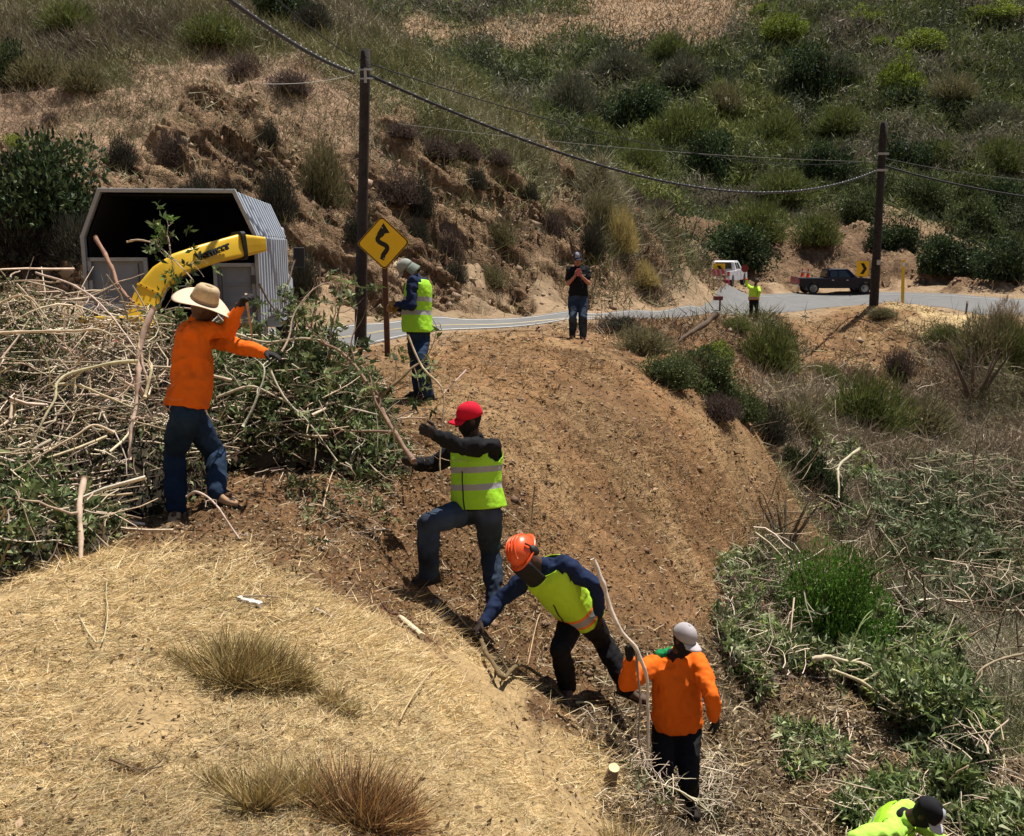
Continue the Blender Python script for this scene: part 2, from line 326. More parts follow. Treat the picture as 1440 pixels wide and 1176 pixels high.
def make_road():
    n=420; m=14; azs=np.linspace(max(_na[0],_fa[0]),min(_na[-1],_fa[-1]),n); V=[]
    for az_ in azs:
        r0=np.interp(az_,_na,_nrr); r1=np.interp(az_,_fa,_frr)
        for j in range(m+1):
            r=r0+(r1-r0)*j/m; V.append((math.sin(az_)*r,math.cos(az_)*r,0))
    V=np.array(V); V[:,2]=base_z_ch(V[:,0],V[:,1])+.012
    Fc=np.array([[i*(m+1)+j,(i+1)*(m+1)+j,(i+1)*(m+1)+j+1,i*(m+1)+j+1] for i in range(n-1) for j in range(m)])
    mt=mat('asphalt',(.155,.152,.147),rough=.9,nscale=1.2,namp=.14,bump=.5,bscale=40,bdist=.01)
    o=mesh('road',V,Fc,mt); tag(o,None,kind='structure')
    R=V.reshape(n,m+1,3)
    def stripe(name,f0,w,c,i0=0,i1=n):
        L_=[]; 
        for i in range(i0,i1):
            a,b=R[i,0],R[i,-1]; u=(b-a)/np.linalg.norm(b-a); p=a+(b-a)*f0; wd=w/np.linalg.norm(b-a)
            fz=f0*m; k=min(int(fz),m-1); z=R[i,k,2]*(1-(fz-k))+R[i,k+1,2]*(fz-k)
            q0=p-u*w/2; q1=p+u*w/2; q0[2]=q1[2]=z+.008; L_+=[q0,q1]
        k=i1-i0; f=np.array([[2*i,2*i+2,2*i+3,2*i+1] for i in range(k-1)])
        s=mesh(name,np.array(L_),f,mat(name+'_paint',c,rough=.7,nscale=3,namp=.2)); tag(s,None,kind='structure'); return s
    stripe('road_edge_line',.93,.11,(.72,.70,.64)); stripe('road_edge_line',.07,.09,(.66,.64,.58),60,250)
    stripe('road_centre_line',.5,.09,(.55,.45,.25),0,250); stripe('road_centre_line',.54,.09,(.55,.45,.25),0,250)
    # short white stop dash on the bend
    pts=[P(1184,425,49.5),P(1212,418.5,57)]
    a,b=pts; L_=[]
    for t in np.linspace(0,1,8):
        p=a+(b-a)*t; L_+= [p+np.array([-.12,0,0]),p+np.array([.12,0,0])]
    L_=np.array(L_); L_[:,2]=base_z_ch(L_[:,0],L_[:,1])+.05
    s=mesh('road_dash',L_,np.array([[2*i,2*i+1,2*i+3,2*i+2] for i in range(7)]),MATS['road_edge_line_paint']); tag(s,None,kind='structure')
def base_z_ch(x,y):
    return np.concatenate([base_z(x[i:i+20000],y[i:i+20000]) for i in range(0,len(x),20000)])
make_terrain(); make_road()
_V=TG['V'];_Q=TG['Q']; _u,_v,_dd=proj(_V); _ok=_dd>.5
_qa=_Q; _c=(_V[_qa[:,0]]+_V[_qa[:,2]])/2
_qu,_qv,_qd=proj(_c)
_ax=_u[_qa[:,2]]-_u[_qa[:,0]]; _ay=_v[_qa[:,2]]-_v[_qa[:,0]]; _bx=_u[_qa[:,3]]-_u[_qa[:,1]]; _by=_v[_qa[:,3]]-_v[_qa[:,1]]
_area=-(_ax*_by-_ay*_bx)/2
if np.median(_area[(_qd>2)&(_qu>0)&(_qu<1440)&(_qv>0)&(_qv<1176)])<0: _area=-_area
_area=np.clip(_area,0,400); _area[(_qd<1.5)|(_qu<-60)|(_qu>1500)|(_qv<-40)|(_qv>1230)|(~_ok[_qa[:,0]])]=0
_qw=(TG['w'][_qa[:,0]]+TG['w'][_qa[:,2]])/2
_rq=None
def sample(n,zw,mask=None,world=False,road=True,zlift=0):
    """n random ground points, uniform on the picture, weighted by ground kind; returns points, zone weights"""
    global _rq
    w=_area*(_qw@np.array([zw.get(k,0) for k in ZN]))
    if mask is not None: w=w*mask(_qu,_qv,_qd,_c)
    if world: w=w*_qd
    p=w/w.sum(); i=rng.choice(len(w),n,p=p); a=rng.random((n,1)); b=rng.random((n,1)); q=_Q[i]
    pts=(_V[q[:,0]]*(1-a)+_V[q[:,1]]*a)*(1-b)+(_V[q[:,3]]*(1-a)+_V[q[:,2]]*a)*b
    k=road_qf(pts)>.1
    return pts[k]
def road_qf(p):
    return np.concatenate([road_sd(p[i:i+20000,0],p[i:i+20000,1]) for i in range(0,len(p),20000)])
def unit(a): return a/(np.linalg.norm(a,axis=-1,keepdims=True)+1e-9)
def rdir(n,up=0,spread=1):
    a=rng.normal(size=(n,3)); a=unit(a)*spread; a[:,2]+=up; return unit(a)
def blades(b,d,L,wd,col,tipc=1.0,bend=.25,quad=False):
    """thin tapering strips; returns V,F,C.  quad = kite-shaped leaves"""
    n=len(b); L=np.broadcast_to(L,(n,))[:,None]; wd=np.broadcast_to(wd,(n,))[:,None]
    s=unit(np.cross(d,unit(rng.normal(size=(n,3)))))
    if quad:
        nn=np.cross(s,d); mid=b+d*L*.45+nn*L*.08*bend*4
        V=np.stack([b,mid-s*wd/2,b+d*L-nn*L*.1,mid+s*wd/2],1); k=4
        C=np.repeat(col[:,None,:],4,1)
    else:
        g=np.zeros((n,3)); g[:,2]=-1
        V=np.stack([b-s*wd/2,b+s*wd/2,b+unit(d+g*bend*rng.random((n,1)))*L],1); k=3
        C=np.repeat(col[:,None,:],3,1); C[:,2]*=tipc
    return V.reshape(-1,3),np.arange(n*k).reshape(n,k),C.reshape(-1,3)
def cmix(n,*cs,var=.25):
    c=np.array(cs)[rng.integers(0,len(cs),n)]; return c*(1+var*rng.uniform(-1,1,(n,1)))*(1+.06*rng.uniform(-1,1,(n,3)))
def merge(L):
    V=[];Fc=[];C=[];o=0
    for v,f,c in L: V.append(v);Fc.append(f+o);C.append(c);o+=len(v)
    return np.concatenate(V),np.concatenate(Fc),np.concatenate(C)
def inpoly(u,v,poly):
    r=np.zeros(len(u),bool); n=len(poly)
    for i in range(n):
        x1,y1=poly[i];x2,y2=poly[(i+1)%n]; c=((y1>v)!=(y2>v))&(u<(x2-x1)*(v-y1)/((y2-y1)+1e-9)+x1); r^=c
    return r
# =============== straw, litter and ground cover =================
g_straw=((.66,.49,.26),(.55,.39,.18),(.76,.61,.36),(.38,.26,.11))
def _r(t): return t[0],t[1],STRAWM,t[2]
def _l(t): return t[0],t[1],LEAF,t[2]
def mesh_(name,t,m,**k): return mesh(name,t[0],t[1],m,col=t[2],smooth=False,**k)
def straw():
    n=100000; p=sample(n,{'G':1,'D':.06,'L':.12}); n=len(p); dd=proj(p)[2]; sc=np.clip(dd/5,.6,1.5)
    pat=fbm(p[:,0]*1.3,p[:,1]*1.3,0,3,200); ang=fbm(p[:,0]*1.1,p[:,1]*1.1,5,3,201)*2.0+rng.normal(size=n)*1.5
    d=np.stack([np.cos(ang),np.sin(ang),np.clip(rng.normal(size=n)*.25+.18+.25*np.clip(pat,0,1),-.02,2)],1); d=unit(d)
    L=rng.uniform(.04,.13,n)*sc*(1+.5*np.clip(pat,0,1)); c=cmix(n,*g_straw,var=.3)*(1+.25*pat[:,None])
    kk=(fbm(p[:,0]*1.5,p[:,1]*1.5,4,4,111)*2.2-.05<rng.random(n)*1.5); p=p[kk];d=d[kk];L=L[kk];c=c[kk];sc=sc[kk];n=len(p)
    o=mesh_('dry_grass',blades(p+[0,0,.004],d,L,rng.uniform(.0022,.005,n)*sc,c,bend=.15),STRAWM); tag(o,'pale dry cut grass lying over the near bank','dry grass',kind='stuff')
    # dry wisps on the hump, the knoll and the slopes
    n=95000; p=sample(n,{'B':1.2,'Y':2,'D':.45,'C':.12,'K':.05}); n=len(p); dd=proj(p)[2]
    pat=fbm(p[:,0]*.8,p[:,1]*.8,0,3,210); k=rng.random(n)<np.clip(.55+pat,.12,1); p=p[k]; dd=dd[k]; n=len(p); sc=np.clip(dd/9,.7,4)
    d=rdir(n,.15); d[:,2]=np.abs(d[:,2])*.5; d=unit(d)
    c=cmix(n,(.38,.25,.12),(.27,.165,.075),(.50,.36,.18),(.19,.115,.055),var=.25)
    o=mesh_('grass_litter',blades(p,d,rng.uniform(.04,.13,n)*sc,rng.uniform(.004,.009,n)*sc,c,bend=.1),STRAWM); tag(o,'thin brown dry grass and chaff on the bare slope','dry grass',kind='stuff')
def litter():
    # bark chips, clods, dead leaves on the disturbed soil
    n=52000; p=sample(n,{'D':1,'B':.22,'L':2.6,'G':.12,'C':.25,'R':1.0}); n=len(p); sc=np.clip(proj(p)[2]/8,.6,4)*rng.uniform(.5,1.3,n)
    d=rdir(n,.1); d[:,2]=np.abs(d[:,2])*.5; d=unit(d)
    c=cmix(n,(.12,.075,.04),(.22,.15,.08),(.33,.25,.14),(.07,.045,.025),(.4,.3,.17),var=.3)
    o=mesh_('bark_litter',blades(p+[0,0,.006],d,rng.uniform(.02,.06,n)*sc,rng.uniform(.012,.03,n)*sc,c,quad=True),STRAWM); tag(o,'brown bark chips and dead leaves scattered on the dug soil','litter',kind='stuff')
    # small stones and clods: little rough solids
    ico=np.array([[1,0,0],[-1,0,0],[0,1,0],[0,-1,0],[0,0,1],[0,0,-1]],float); f=np.array([(0,2,4),(2,1,4),(1,3,4),(3,0,4),(2,0,5),(1,2,5),(3,1,5),(0,3,5)])
    n=15000; p=sample(n,{'D':1,'B':.45,'C':1.1,'K':.4,'L':.5}); n=len(p); sc=np.clip(proj(p)[2]/9,.6,5)*rng.uniform(.006,.028,n)*(1+(rng.random(n)<.012)*1.5)
    V=(ico[None]*(1+.45*rng.uniform(-1,1,(n,6,3))))*sc[:,None,None]; V[:,:,2]*=.7; V+=p[:,None,:]
    c=cmix(n,(.26,.165,.09),(.36,.26,.17),(.17,.10,.06),var=.2)
    Fc=(f[None]+np.arange(n)[:,None,None]*6).reshape(-1,3)
    o=mesh('small_stones',V.reshape(-1,3),Fc,STRAWM,col=np.repeat(c,6,0),smooth=False); tag(o,'small clods and stones strewn over the bare earth','stones',kind='stuff')
    def mk(u,v,d,c): return (u>0)&(d>18)&(v<440)
    cube=np.array([[x,y,z] for z in(-1,1) for y in(-1,1) for x in(-1,1)],float); cf=np.array([(0,2,3,1),(4,5,7,6),(0,1,5,4),(2,6,7,3),(0,4,6,2),(1,3,7,5)])
    n=1500; p=sample(n,{'C':1},mask=mk); keep=fbm(p[:,0]*.35,p[:,1]*.35,p[:,2]*.5,3,230)>.05; p=p[keep]; n=len(p); s=rng.uniform(.03,.12,n)*1
    V=(cube[None]*(1+.55*rng.uniform(-1,1,(n,8,3))))*s[:,None,None]*rng.uniform(.5,1.5,(n,1,3))
    th=rng.uniform(.1,.9,n); R=np.zeros((n,3,3)); R[:,0,0]=np.cos(th);R[:,0,2]=np.sin(th);R[:,2,0]=-np.sin(th);R[:,2,2]=np.cos(th);R[:,1,1]=1
    V=np.einsum('nij,nkj->nki',R,V)+p[:,None,:]
    c=cmix(n,(.30,.19,.11),(.40,.29,.19),(.20,.12,.075),(.33,.23,.15),var=.2); Fc=(cf[None]+np.arange(n)[:,None,None]*8).reshape(-1,4)
    o=mesh('rock_outcrops',V.reshape(-1,3),Fc,STRAWM,col=np.repeat(c,8,0),smooth=False); tag(o,'jutting tan rock slabs all over the road cut','rock',kind='stuff')
# =============== shrubs ==================
def shrub_arr(kind,n,seed,cols,L=.16,wd=.03,flat=.85):
    global rng
    keep=rng; rng=np.random.default_rng(seed)
    if kind=='fine':      # broom-like: thin stems fanning up and outward
        a=rdir(n); a[:,2]=np.abs(a[:,2]); r=rng.random(n)**.5; lump=1+.22*fbm(a[:,0]*2,a[:,1]*2,a[:,2]*2+seed,3,seed)
        p=a*r[:,None]*lump[:,None]*np.array([1,1,1.25])*.84; d=unit(a*np.array([1,1,1.2])+np.array([0,0,.75])+rng.normal(size=(n,3))*.5)
        c=cmix(n,*cols,var=.35); t=blades(p,d,rng.uniform(.5,1.5,n)*L,rng.uniform(.6,1.3,n)*wd,c,bend=.1,tipc=1.15)
    elif kind=='leafy':   # clumps of leaves on hidden limbs
        nc=26; ca=rdir(nc); ca[:,2]=np.abs(ca[:,2])*.9; cc=ca*rng.uniform(.35,.85,(nc,1)); cc[:,2]+=.1; k=rng.integers(0,nc,n)
        tone=rng.uniform(.7,1.3,nc)[k][:,None]
        a=rdir(n); p=cc[k]+a*(rng.random(n)**.4)[:,None]*rng.uniform(.2,.36,nc)[k][:,None]; p[:,2]=np.maximum(p[:,2]*flat,.0)
        d=unit(a*.8+rng.normal(size=(n,3))*.6+[0,0,.25]); c=cmix(n,*cols,var=.28)*tone
        t=blades(p,d,rng.uniform(.7,1.4,n)*L,rng.uniform(.7,1.3,n)*wd,c,quad=True)
    elif kind=='twigs':   # dead branching bush
        Ls=[]
        for i in range(n):
            a=rdir(1,.75)[0]; q=[np.zeros(3)]; 
            for s in range(5): a=unit(a+rng.normal(size=3)*.22); q.append(q[-1]+a*.24)
            q=np.array(q); d=q[1:]-q[:-1]; 
            for s in range(5):
                Ls.append((q[s],d[s]*1.05,(5-s)*.16+.1))
                for _ in range(3): Ls.append((q[s]+d[s]*rng.random(),unit(d[s]+rng.normal(size=3)*.12)*rng.uniform(.12,.42),.25))
        b=np.array([l[0] for l in Ls]); dv=np.array([l[1] for l in Ls]); ln=np.linalg.norm(dv,axis=1); w=np.array([l[2] for l in Ls])*wd
        s=unit(np.cross(dv,unit(rng.normal(size=dv.shape)))); V=np.stack([b-s*w[:,None],b+s*w[:,None],b+dv+s*w[:,None]*.5,b+dv-s*w[:,None]*.5],1).reshape(-1,3)
        c=np.repeat(cmix(len(b),*cols,var=.3),4,0); t=(V,np.arange(len(V)).reshape(-1,4),c)
    rng=keep; return t
PROT={}
SPEC={
 'grey':('fine',6080,((.040,.040,.028),(.062,.060,.042),(.024,.024,.017),(.09,.085,.058)),0.16,0.01768),
 'sage':('fine',5000,((.085,.085,.052),(.12,.12,.07),(.06,.06,.038),(.16,.155,.10)),.16,.018),
 'purple':('fine',3610,((.10,.07,.06),(.065,.045,.04),(.15,.11,.085)),0.176,0.01768),
 'olive':('fine',4180,((.15,.14,.06),(.2,.18,.085),(.10,.095,.045),(.26,.22,.12)),0.192,0.01768),
 'gold':('fine',3800,((.46,.36,.13),(.36,.28,.10),(.56,.46,.2)),0.24,0.0156),
 'green':('fine',4940,((.10,.125,.03),(.14,.17,.04),(.07,.085,.025),(.19,.2,.07)),0.176,0.01872),
 'bright':('leafy',5200,((.22,.27,.035),(.30,.35,.06),(.15,.19,.03)),0.075,0.042),
 'dark':('leafy',6000,((.03,.055,.02),(.05,.08,.028),(.02,.035,.014),(.09,.12,.045)),0.07,0.042),
 'mid':('leafy',5400,((.09,.12,.04),(.13,.16,.06),(.06,.08,.03)),0.07,0.038),
 'dry':('twigs',26,((.17,.12,.08),(.26,.2,.14),(.10,.07,.05)),0,.012),
 'tan':('fine',3610,((.34,.25,.15),(.26,.18,.11),(.42,.33,.2)),0.192,0.0156),
}
def proto(kind,var=0,dense=1):
    k=(kind,var,dense)
    if k not in PROT:
        a=SPEC[kind]; t=shrub_arr(a[0],max(int(a[1]*dense),6),31+var*13+len(kind),a[2],a[3],a[4])
        if kind!='dry':
            r3=np.random.default_rng(77+var); m_=1500; aa=r3.normal(size=(m_,3)); aa/=np.linalg.norm(aa,axis=1,keepdims=True); aa[:,2]=np.abs(aa[:,2]); pp=aa*(r3.random((m_,1))**.5)*.62*np.array([1,1,1.2 if a[0]=='fine' else .85]); dd=r3.normal(size=(m_,3)); dd/=np.linalg.norm(dd,axis=1,keepdims=True); ss=np.cross(dd,r3.normal(size=(m_,3))); ss/=np.linalg.norm(ss,axis=1,keepdims=True)
            Lq=r3.uniform(.10,.2,(m_,1)); wq=Lq*.22; Vq=np.stack([pp-dd*Lq/2,pp-ss*wq,pp+dd*Lq/2,pp+ss*wq],1).reshape(-1,3); cq=np.repeat(np.array(a[2])[r3.integers(0,len(a[2]),m_)]*r3.uniform(.6,1.2,(m_,1)),4,0)
            core=(Vq,np.arange(m_*4).reshape(-1,4),cq)
        else: core=None
        sv=[]
        mb=MB(); r2=random.Random(var)
        for i in range(7):
            an=i*.9+var; q=[(0,0,-.08)]; 
            for s in range(1,4): q.append((math.cos(an)*s*.16,math.sin(an)*s*.16,s*.22))
            mb.tube(q,[.04,.03,.02,.008],5,(.13,.10,.07))
        o=mb.build('tmp',BARK); st_=o.data; bpy.data.objects.remove(o)
        if core is not None:
            k_=t[1].shape[1]; fl=[list(f) for f in t[1]]+[list(f+len(t[0])) for f in core[1]]
            t=(np.concatenate([t[0],core[0]]),fl,np.concatenate([t[2],core[2]]))
        o=mesh_('tmp',t,LEAF); fm=o.data; bpy.data.objects.remove(o)
        PROT[k]=(fm,st_)
    return PROT[k]
CATN={'grey':'shrub','sage':'shrub','purple':'shrub','olive':'shrub','gold':'grass clump','green':'shrub','bright':'shrub','dark':'shrub','mid':'shrub','dry':'dead bush','tan':'shrub'}
NAMEN={'gold':'grass_clump','dry':'dead_bush'}
ns=0
def put_shrub(kind,u,v,w,h,label,group=None,parts=True,sink=.08,p=None):
    global ns; ns+=1
    p=G(u,v) if p is None else p; d=proj(p)[2]; sx=w/F*d/2*1.08; sz=h/F*d/(.95 if SPEC[kind][0]=='leafy' else 1.3); sx*=1.22; sz*=1.2
    fm,sm=proto(kind,ns%3)
    if parts:
        r=empty(NAMEN.get(kind,'shrub'),(p[0],p[1],p[2]-sink*sz),ns*1.7)
        f=link(bpy.data.objects.new('foliage' if kind!='dry' else 'twigs',fm)); f.scale=(sx,sx*.9,sz); f.parent=r
        s=link(bpy.data.objects.new('stem',sm)); s.scale=(sx,sx,sz); s.parent=r
    else:
        r=link(bpy.data.objects.new(NAMEN.get(kind,'shrub'),fm)); r.location=(p[0],p[1],p[2]-sink*sz); r.rotation_euler=(0,0,ns*1.7); r.scale=(sx,sx*.9,sz)
    tag(r,label,CATN[kind],group); return r
def shrubs():
    S=put_shrub
    gr='shrubs dotted over the road cut'
    S('grey',380,208,34,42,'small dark round shrub highest in the pair above the truck box corner',gr)
    S('grey',390,295,56,84,'large dark grey round shrub just above the right corner of the truck box',gr)
    S('grey',283,274,50,62,'grey round shrub directly above the middle of the truck box',gr)
    S('grey',173,238,44,52,'dark grey shrub on the cut right of the big green bush',gr)
    S('purple',243,186,46,52,'purplish dry shrub hanging at the edge of the pale grass',gr)
    S('purple',72,166,26,18,'tiny purple shrub alone on the pale bank at far left',gr)
    S('grey',505,330,44,50,'dark round shrub just right of the tall pole above the yellow sign',gr); S('grey',668,262,34,34,'small dark shrub on the upper middle of the cut',gr); S('grey',330,236,32,34,'small dark shrub left of the stacked pair above the truck',gr); S('olive',690,400,50,34,'low olive shrub near the foot of the cut left of the phone man',gr); S('purple',775,330,40,36,'brown shrub on the cut above and left of the phone man',gr); S('grey',640,392,36,34,'low dark shrub at the foot of the cut right of the sign man',gr)
    S('grey',590,264,42,60,'dark egg-shaped shrub on bare rock right of the tall pole',gr)
    S('grey',588,342,32,42,'small dark shrub just above the capped man by the sign',gr)
    S('purple',632,328,42,58,'purplish grey shrub on the rocks right of the yellow sign',gr)
    S('purple',560,285,70,48,'low brown shrub mass between pole and egg-shaped shrub',gr)
    S('grey',833,362,36,62,'dark tall shrub on the cut just right of the man with the phone',gr)
    S('gold',872,352,48,66,'golden grass clump beside the dark tall shrub on the cut',gr)
    S('gold',905,400,44,34,'golden grass clump low on the cut by the road',gr)
    S('olive',842,305,46,48,'olive shrub above the golden grass clump on the cut',gr)
    S('grey',746,264,24,26,'small grey shrub alone high on the middle of the cut',gr)
    S('olive',455,282,64,105,'tall pale olive bush on the cut left of the tall pole',gr)
    S('olive',705,345,48,40,'olive tuft on rocks in the middle of the road cut',gr)
    S('grey',425,385,42,70,'dark shrub peeping out behind the right side of the truck box',gr)
    S('dark',62,300,175,118,'big dark green leafy bush at the left edge above the truck',gr)
    S('dark',125,320,70,75,'dark green bush joined to the right of the big leafy bush',gr)
    S('bright',20,215,60,34,'yellow-green sprig crowning the big leafy bush at the left edge',gr)
    S('grey',28,350,100,95,'grey brushy shrub below the big leafy bush at left edge',gr)
    S('grey',108,350,84,80,'grey brushy shrub behind the left corner of the truck box',gr)
    S('olive',60,118,80,50,'olive shrub on the upper slope above the pale bank',gr)
    S('dark',22,128,60,70,'dark shrub at the left edge of the upper slope',gr)
    S('green',100,40,80,46,'green shrub near the top left corner of the slope',gr)
    S('green',300,60,90,48,'faint green shrub high above the truck on the slope',gr)
    S('olive',120,128,70,50,'olive green shrub just above the pale bank at left',gr)
    S('purple',408,122,60,36,'dark purple shrub at the lip of the cut left of the pole',gr)
    S('purple',345,110,60,40,'brown shrub at the lip of the cut above the truck',gr)
    S('dark',395,25,80,50,'dark shrub near the thick cable at the top edge',gr)
    S('grey',440,45,60,46,'dark grey shrub left of the pole top',gr)
    lip=[(612,208,60,30),(655,215,52,28),(565,180,50,26),(700,232,46,24),(890,285,40,26),(925,300,44,30)]
    for i,(a,b,w,h) in enumerate(lip): S('purple',a,b,w,h,'dark brown brush lining the lip of the road cut',"brush along the lip of the cut",False)
    # hillside across the road
    fh='shrubs on the far hillside'
    S('bright',1298,72,78,32,'yellow-green bush highest at the right on the far hillside',fh)
    S('bright',1262,128,66,52,'bright yellow-green round bush above the distant pole',fh)
    S('bright',1100,54,66,32,'yellow-green bush at upper middle of the far hillside',fh)
    S('bright',1075,24,40,20,'small green bush near the top edge above the yellow-green one',fh)
    S('bright',1206,32,60,22,'low yellow-green bush near the top edge right of centre',fh)
    S('bright',1238,66,32,14,'tiny yellow-green bush left of the highest bright bush',fh)
    S('bright',1385,22,90,22,'flat green bush at the top right corner',fh)
    S('dark',1138,130,88,66,'dark green round bush left of the bright round bush',fh)
    S('dark',1268,150,60,36,'dark underbush beneath the bright round bush',fh)
    S('dark',1000,248,80,66,'dark blue-green bush on the far hillside above the bend',fh)
    S('dark',1160,250,70,50,'dark bush behind the wires left of the distant pole',fh)
    S('dark',1270,235,80,50,'dark bush right of the distant pole top',fh)
    for i,(a,b,w,h,k) in enumerate([(1180,185,70,40,'green'),(1320,230,70,40,'green'),(1100,280,80,46,'green'),(1210,310,70,50,'mid'),(1300,290,70,50,'mid'),(1370,330,80,56,'mid'),(1060,330,90,60,'green'),(960,200,90,60,'green'),(900,240,70,50,'green'),(1010,160,70,46,'olive'),(1150,335,70,52,'green'),(1255,350,70,50,'dark'),(1410,300,70,50,'dark'),(1330,380,90,52,'dark'),(1420,378,90,60,'dark'),(1030,372,100,60,'dark'),(960,120,80,50,'sage'),(870,110,80,50,'sage'),(800,160,80,60,'sage'),(900,180,90,60,'dark'),(1390,180,80,46,'sage'),(1340,140,70,40,'olive'),(1180,110,60,36,'sage'),(940,80,60,40,'green'),(1400,240,80,50,'green'),(1090,200,70,50,'green')]):
        S(k,a,b,w,h,{'green':'green brushy shrub among others on the far hillside','mid':'mid-green leafy shrub low on the far hillside','olive':'olive shrub in the scrub of the far hillside','dark':'dark leafy shrub on the far hillside','sage':'grey-green shrub high on the far hillside'}[k],fh+' '+k,False)
    S('green',1080,512,84,72,'feathery green shrub below the distant hi-vis worker')
    S('green',1036,458,50,20,'low green shrub at the boots of the distant hi-vis worker')
    S('green',1155,540,60,36,'small green shrub on the gully side right of the feathery one')
    S('grey',870,470,70,34,'grey brush on the dip behind the phone man mound'); S('olive',905,492,80,40,'olive brush behind the crest of the mound left of the leafy row'); S('olive',965,522,80,44,'olive brush between the leafy shrubs behind the mound'); S('purple',1010,575,60,40,'brownish brush low in the row behind the bare mound'); S('grey',1075,610,70,60,'grey-green brush at the lower end of the row behind the mound'); S('mid',940,520,80,44,'leafy green shrub behind the crest of the bare mound')
    S('mid',990,548,100,60,'larger leafy green shrub spilling down behind the bare mound')
    S('bright',1010,505,50,28,'fresh light green shrub atop the leafy row behind the mound')
    S('mid',1040,585,60,46,'leafy shrub lowest of the row behind the bare mound')
    S('olive',1120,600,90,56,'olive brushy shrub in the gully right of the mound')
    S('green',1215,600,110,84,'wide green brushy shrub in the middle of the gully')
    S('olive',1290,610,110,70,'olive brushy shrub right of the wide green one in the gully')
    S('dark',1130,660,60,66,'dark leafy shrub at the foot of the bare mound')
    S('dark',1165,680,50,46,'small dark leafy shrub beside another at the foot of the mound')
    S('dry',1105,760,130,120,'brown leafless bush at the foot of the bare mound')
    S('dry',1370,560,130,130,'tall brown leafless bush below the road at the right')
    S('olive',1385,500,90,80,'grey-olive bush growing above the leafless one at the right')
    S('green',1420,520,60,80,'green brushy shrub at the right edge below the road')
    S('purple',1262,525,50,46,'small dark reddish shrub on the orange earth of the gully')
    S('green',1330,475,50,26,'low green shrub under the yellow knoll')
    S('olive',1240,445,44,16,'small olive tuft at the foot of the distant pole')
    S('tan',1410,470,60,50,'pale tan brush at the right edge by the road')
def scrub_mass():
    out=[]
    # far hillside and the upper slope: thousands of brushy stems, no single plant to be told apart
    def add(n,zw,mask,cols,L,wd,up=.9,k=.35,quad=False,jit=.5,world=False):
        p=sample(n,zw,mask=mask); n=len(p); d=proj(p)[2]; s=d/100
        lump=fbm(p[:,0]*.13,p[:,1]*.13,0,3,300)
        cl=fbm(p[:,0]*.45,p[:,1]*.45,2,2,302)
        p=p+rng.normal(size=(n,3))*jit*s[:,None]*np.array([1,1,0]); p[:,2]=Tg(p[:,0],p[:,1])+np.clip(rng.random(n)**1.5*(.5+1.6*np.clip(cl,0,1)),0,3)*k*s*2.2
        dr=rdir(n,up); c=np.array(cols); pick=np.clip(((fbm(p[:,0]*.09,p[:,1]*.09,7,4,305)*.9+.5+rng.normal(size=n)*.16)*len(c)).astype(int),0,len(c)-1)
        cc=c[pick]*(1+.35*rng.uniform(-1,1,(n,1)))*(1+.2*cl[:,None])
        return blades(p,dr,rng.uniform(.5,1.5,n)*L*s,rng.uniform(.6,1.4,n)*wd*s,cc,bend=.1,quad=quad)
    F1=lambda u,v,d,c:(d>60)
    t=merge([add(190000,{'F':1},F1,[(.20,.17,.12),(.165,.16,.09),(.125,.135,.06),(.17,.19,.055),(.12,.145,.04),(.085,.105,.04),(.06,.07,.035)],.85,.11,k=.5)])
    t=merge([t,add(30000,{'F':1},lambda u,v,d,c:(d>60)&inpoly(u,v,[(830,190),(960,170),(1060,120),(1120,180),(1100,330),(1000,330),(900,300)])&(fbm(c[:,0]*.1,c[:,1]*.1,3,3,444)>-.1),[(.14,.17,.035),(.19,.22,.05),(.11,.13,.03),(.23,.24,.08)],.8,.12,k=.6)])
    o=mesh_('hillside_scrub',t,LEAF); tag(o,'dense green and grey scrub covering the far hillside','scrub',kind='stuff')
    t_=add(16000,{'O':1},F1,[(.36,.26,.15),(.28,.19,.12),(.2,.16,.09),(.42,.3,.18)],.7,.09,k=.15); o=mesh_('field_grass',t_,STRAWM); tag(o,'sparse dry grass on the bare field at the top','dry grass',kind='stuff')
    t=add(40000,{'F':1},F1,[(.05,.07,.025),(.09,.12,.04),(.12,.15,.045),(.07,.09,.03)],.38,.2,quad=True,k=.6)
    o=mesh_('hillside_leaves',t,LEAF); tag(o,'leafy low bushes in the scrub of the far hillside','scrub',kind='stuff')
    F2=lambda u,v,d,c:(d>18)&(d<60)&(u<1000)
    t=merge([add(60000,{'S':1,'C':.05},F2,[(.21,.175,.115),(.27,.235,.13),(.23,.22,.10),(.18,.185,.075),(.13,.14,.055),(.30,.28,.16)],1.5,.10,k=.35),
             add(16000,{'C':1},lambda u,v,d,c:(d>20)&(d<60)&(fbm(c[:,0]*.3,c[:,1]*.3,c[:,2]*.3,3,400)>.12),[(.26,.19,.12),(.2,.15,.11),(.15,.115,.09),(.33,.25,.17)],1.0,.07,k=.1)])
    t=merge([t,add(15000,{'T':1},lambda u,v,d,c:(d>18),[(.36,.27,.17),(.29,.21,.145),(.21,.16,.12),(.42,.32,.2),(.2,.18,.09)],1.2,.06,k=.2)])
    o=mesh_('slope_brush',t,STRAWM); tag(o,'dry olive and purplish brush over the slope above the cut','brush',kind='stuff')
    F3=lambda u,v,d,c:(u>830)&(d>9)&(d<60)
    t=merge([add(60000,{'R':1,'S':1.2,'C':.15},F3,[(.34,.27,.19),(.26,.20,.14),(.20,.165,.11),(.28,.26,.14),(.20,.205,.085),(.15,.165,.06),(.11,.13,.045),(.33,.30,.20)],1.9,.10,k=.3,up=.6),
             add(9000,{'D':1,'C':1},lambda u,v,d,c:(d>20)&(d<60)&(u>830),[(.26,.18,.11),(.14,.10,.07),(.18,.15,.08),(.33,.24,.15)],1.2,.09,k=.2)])
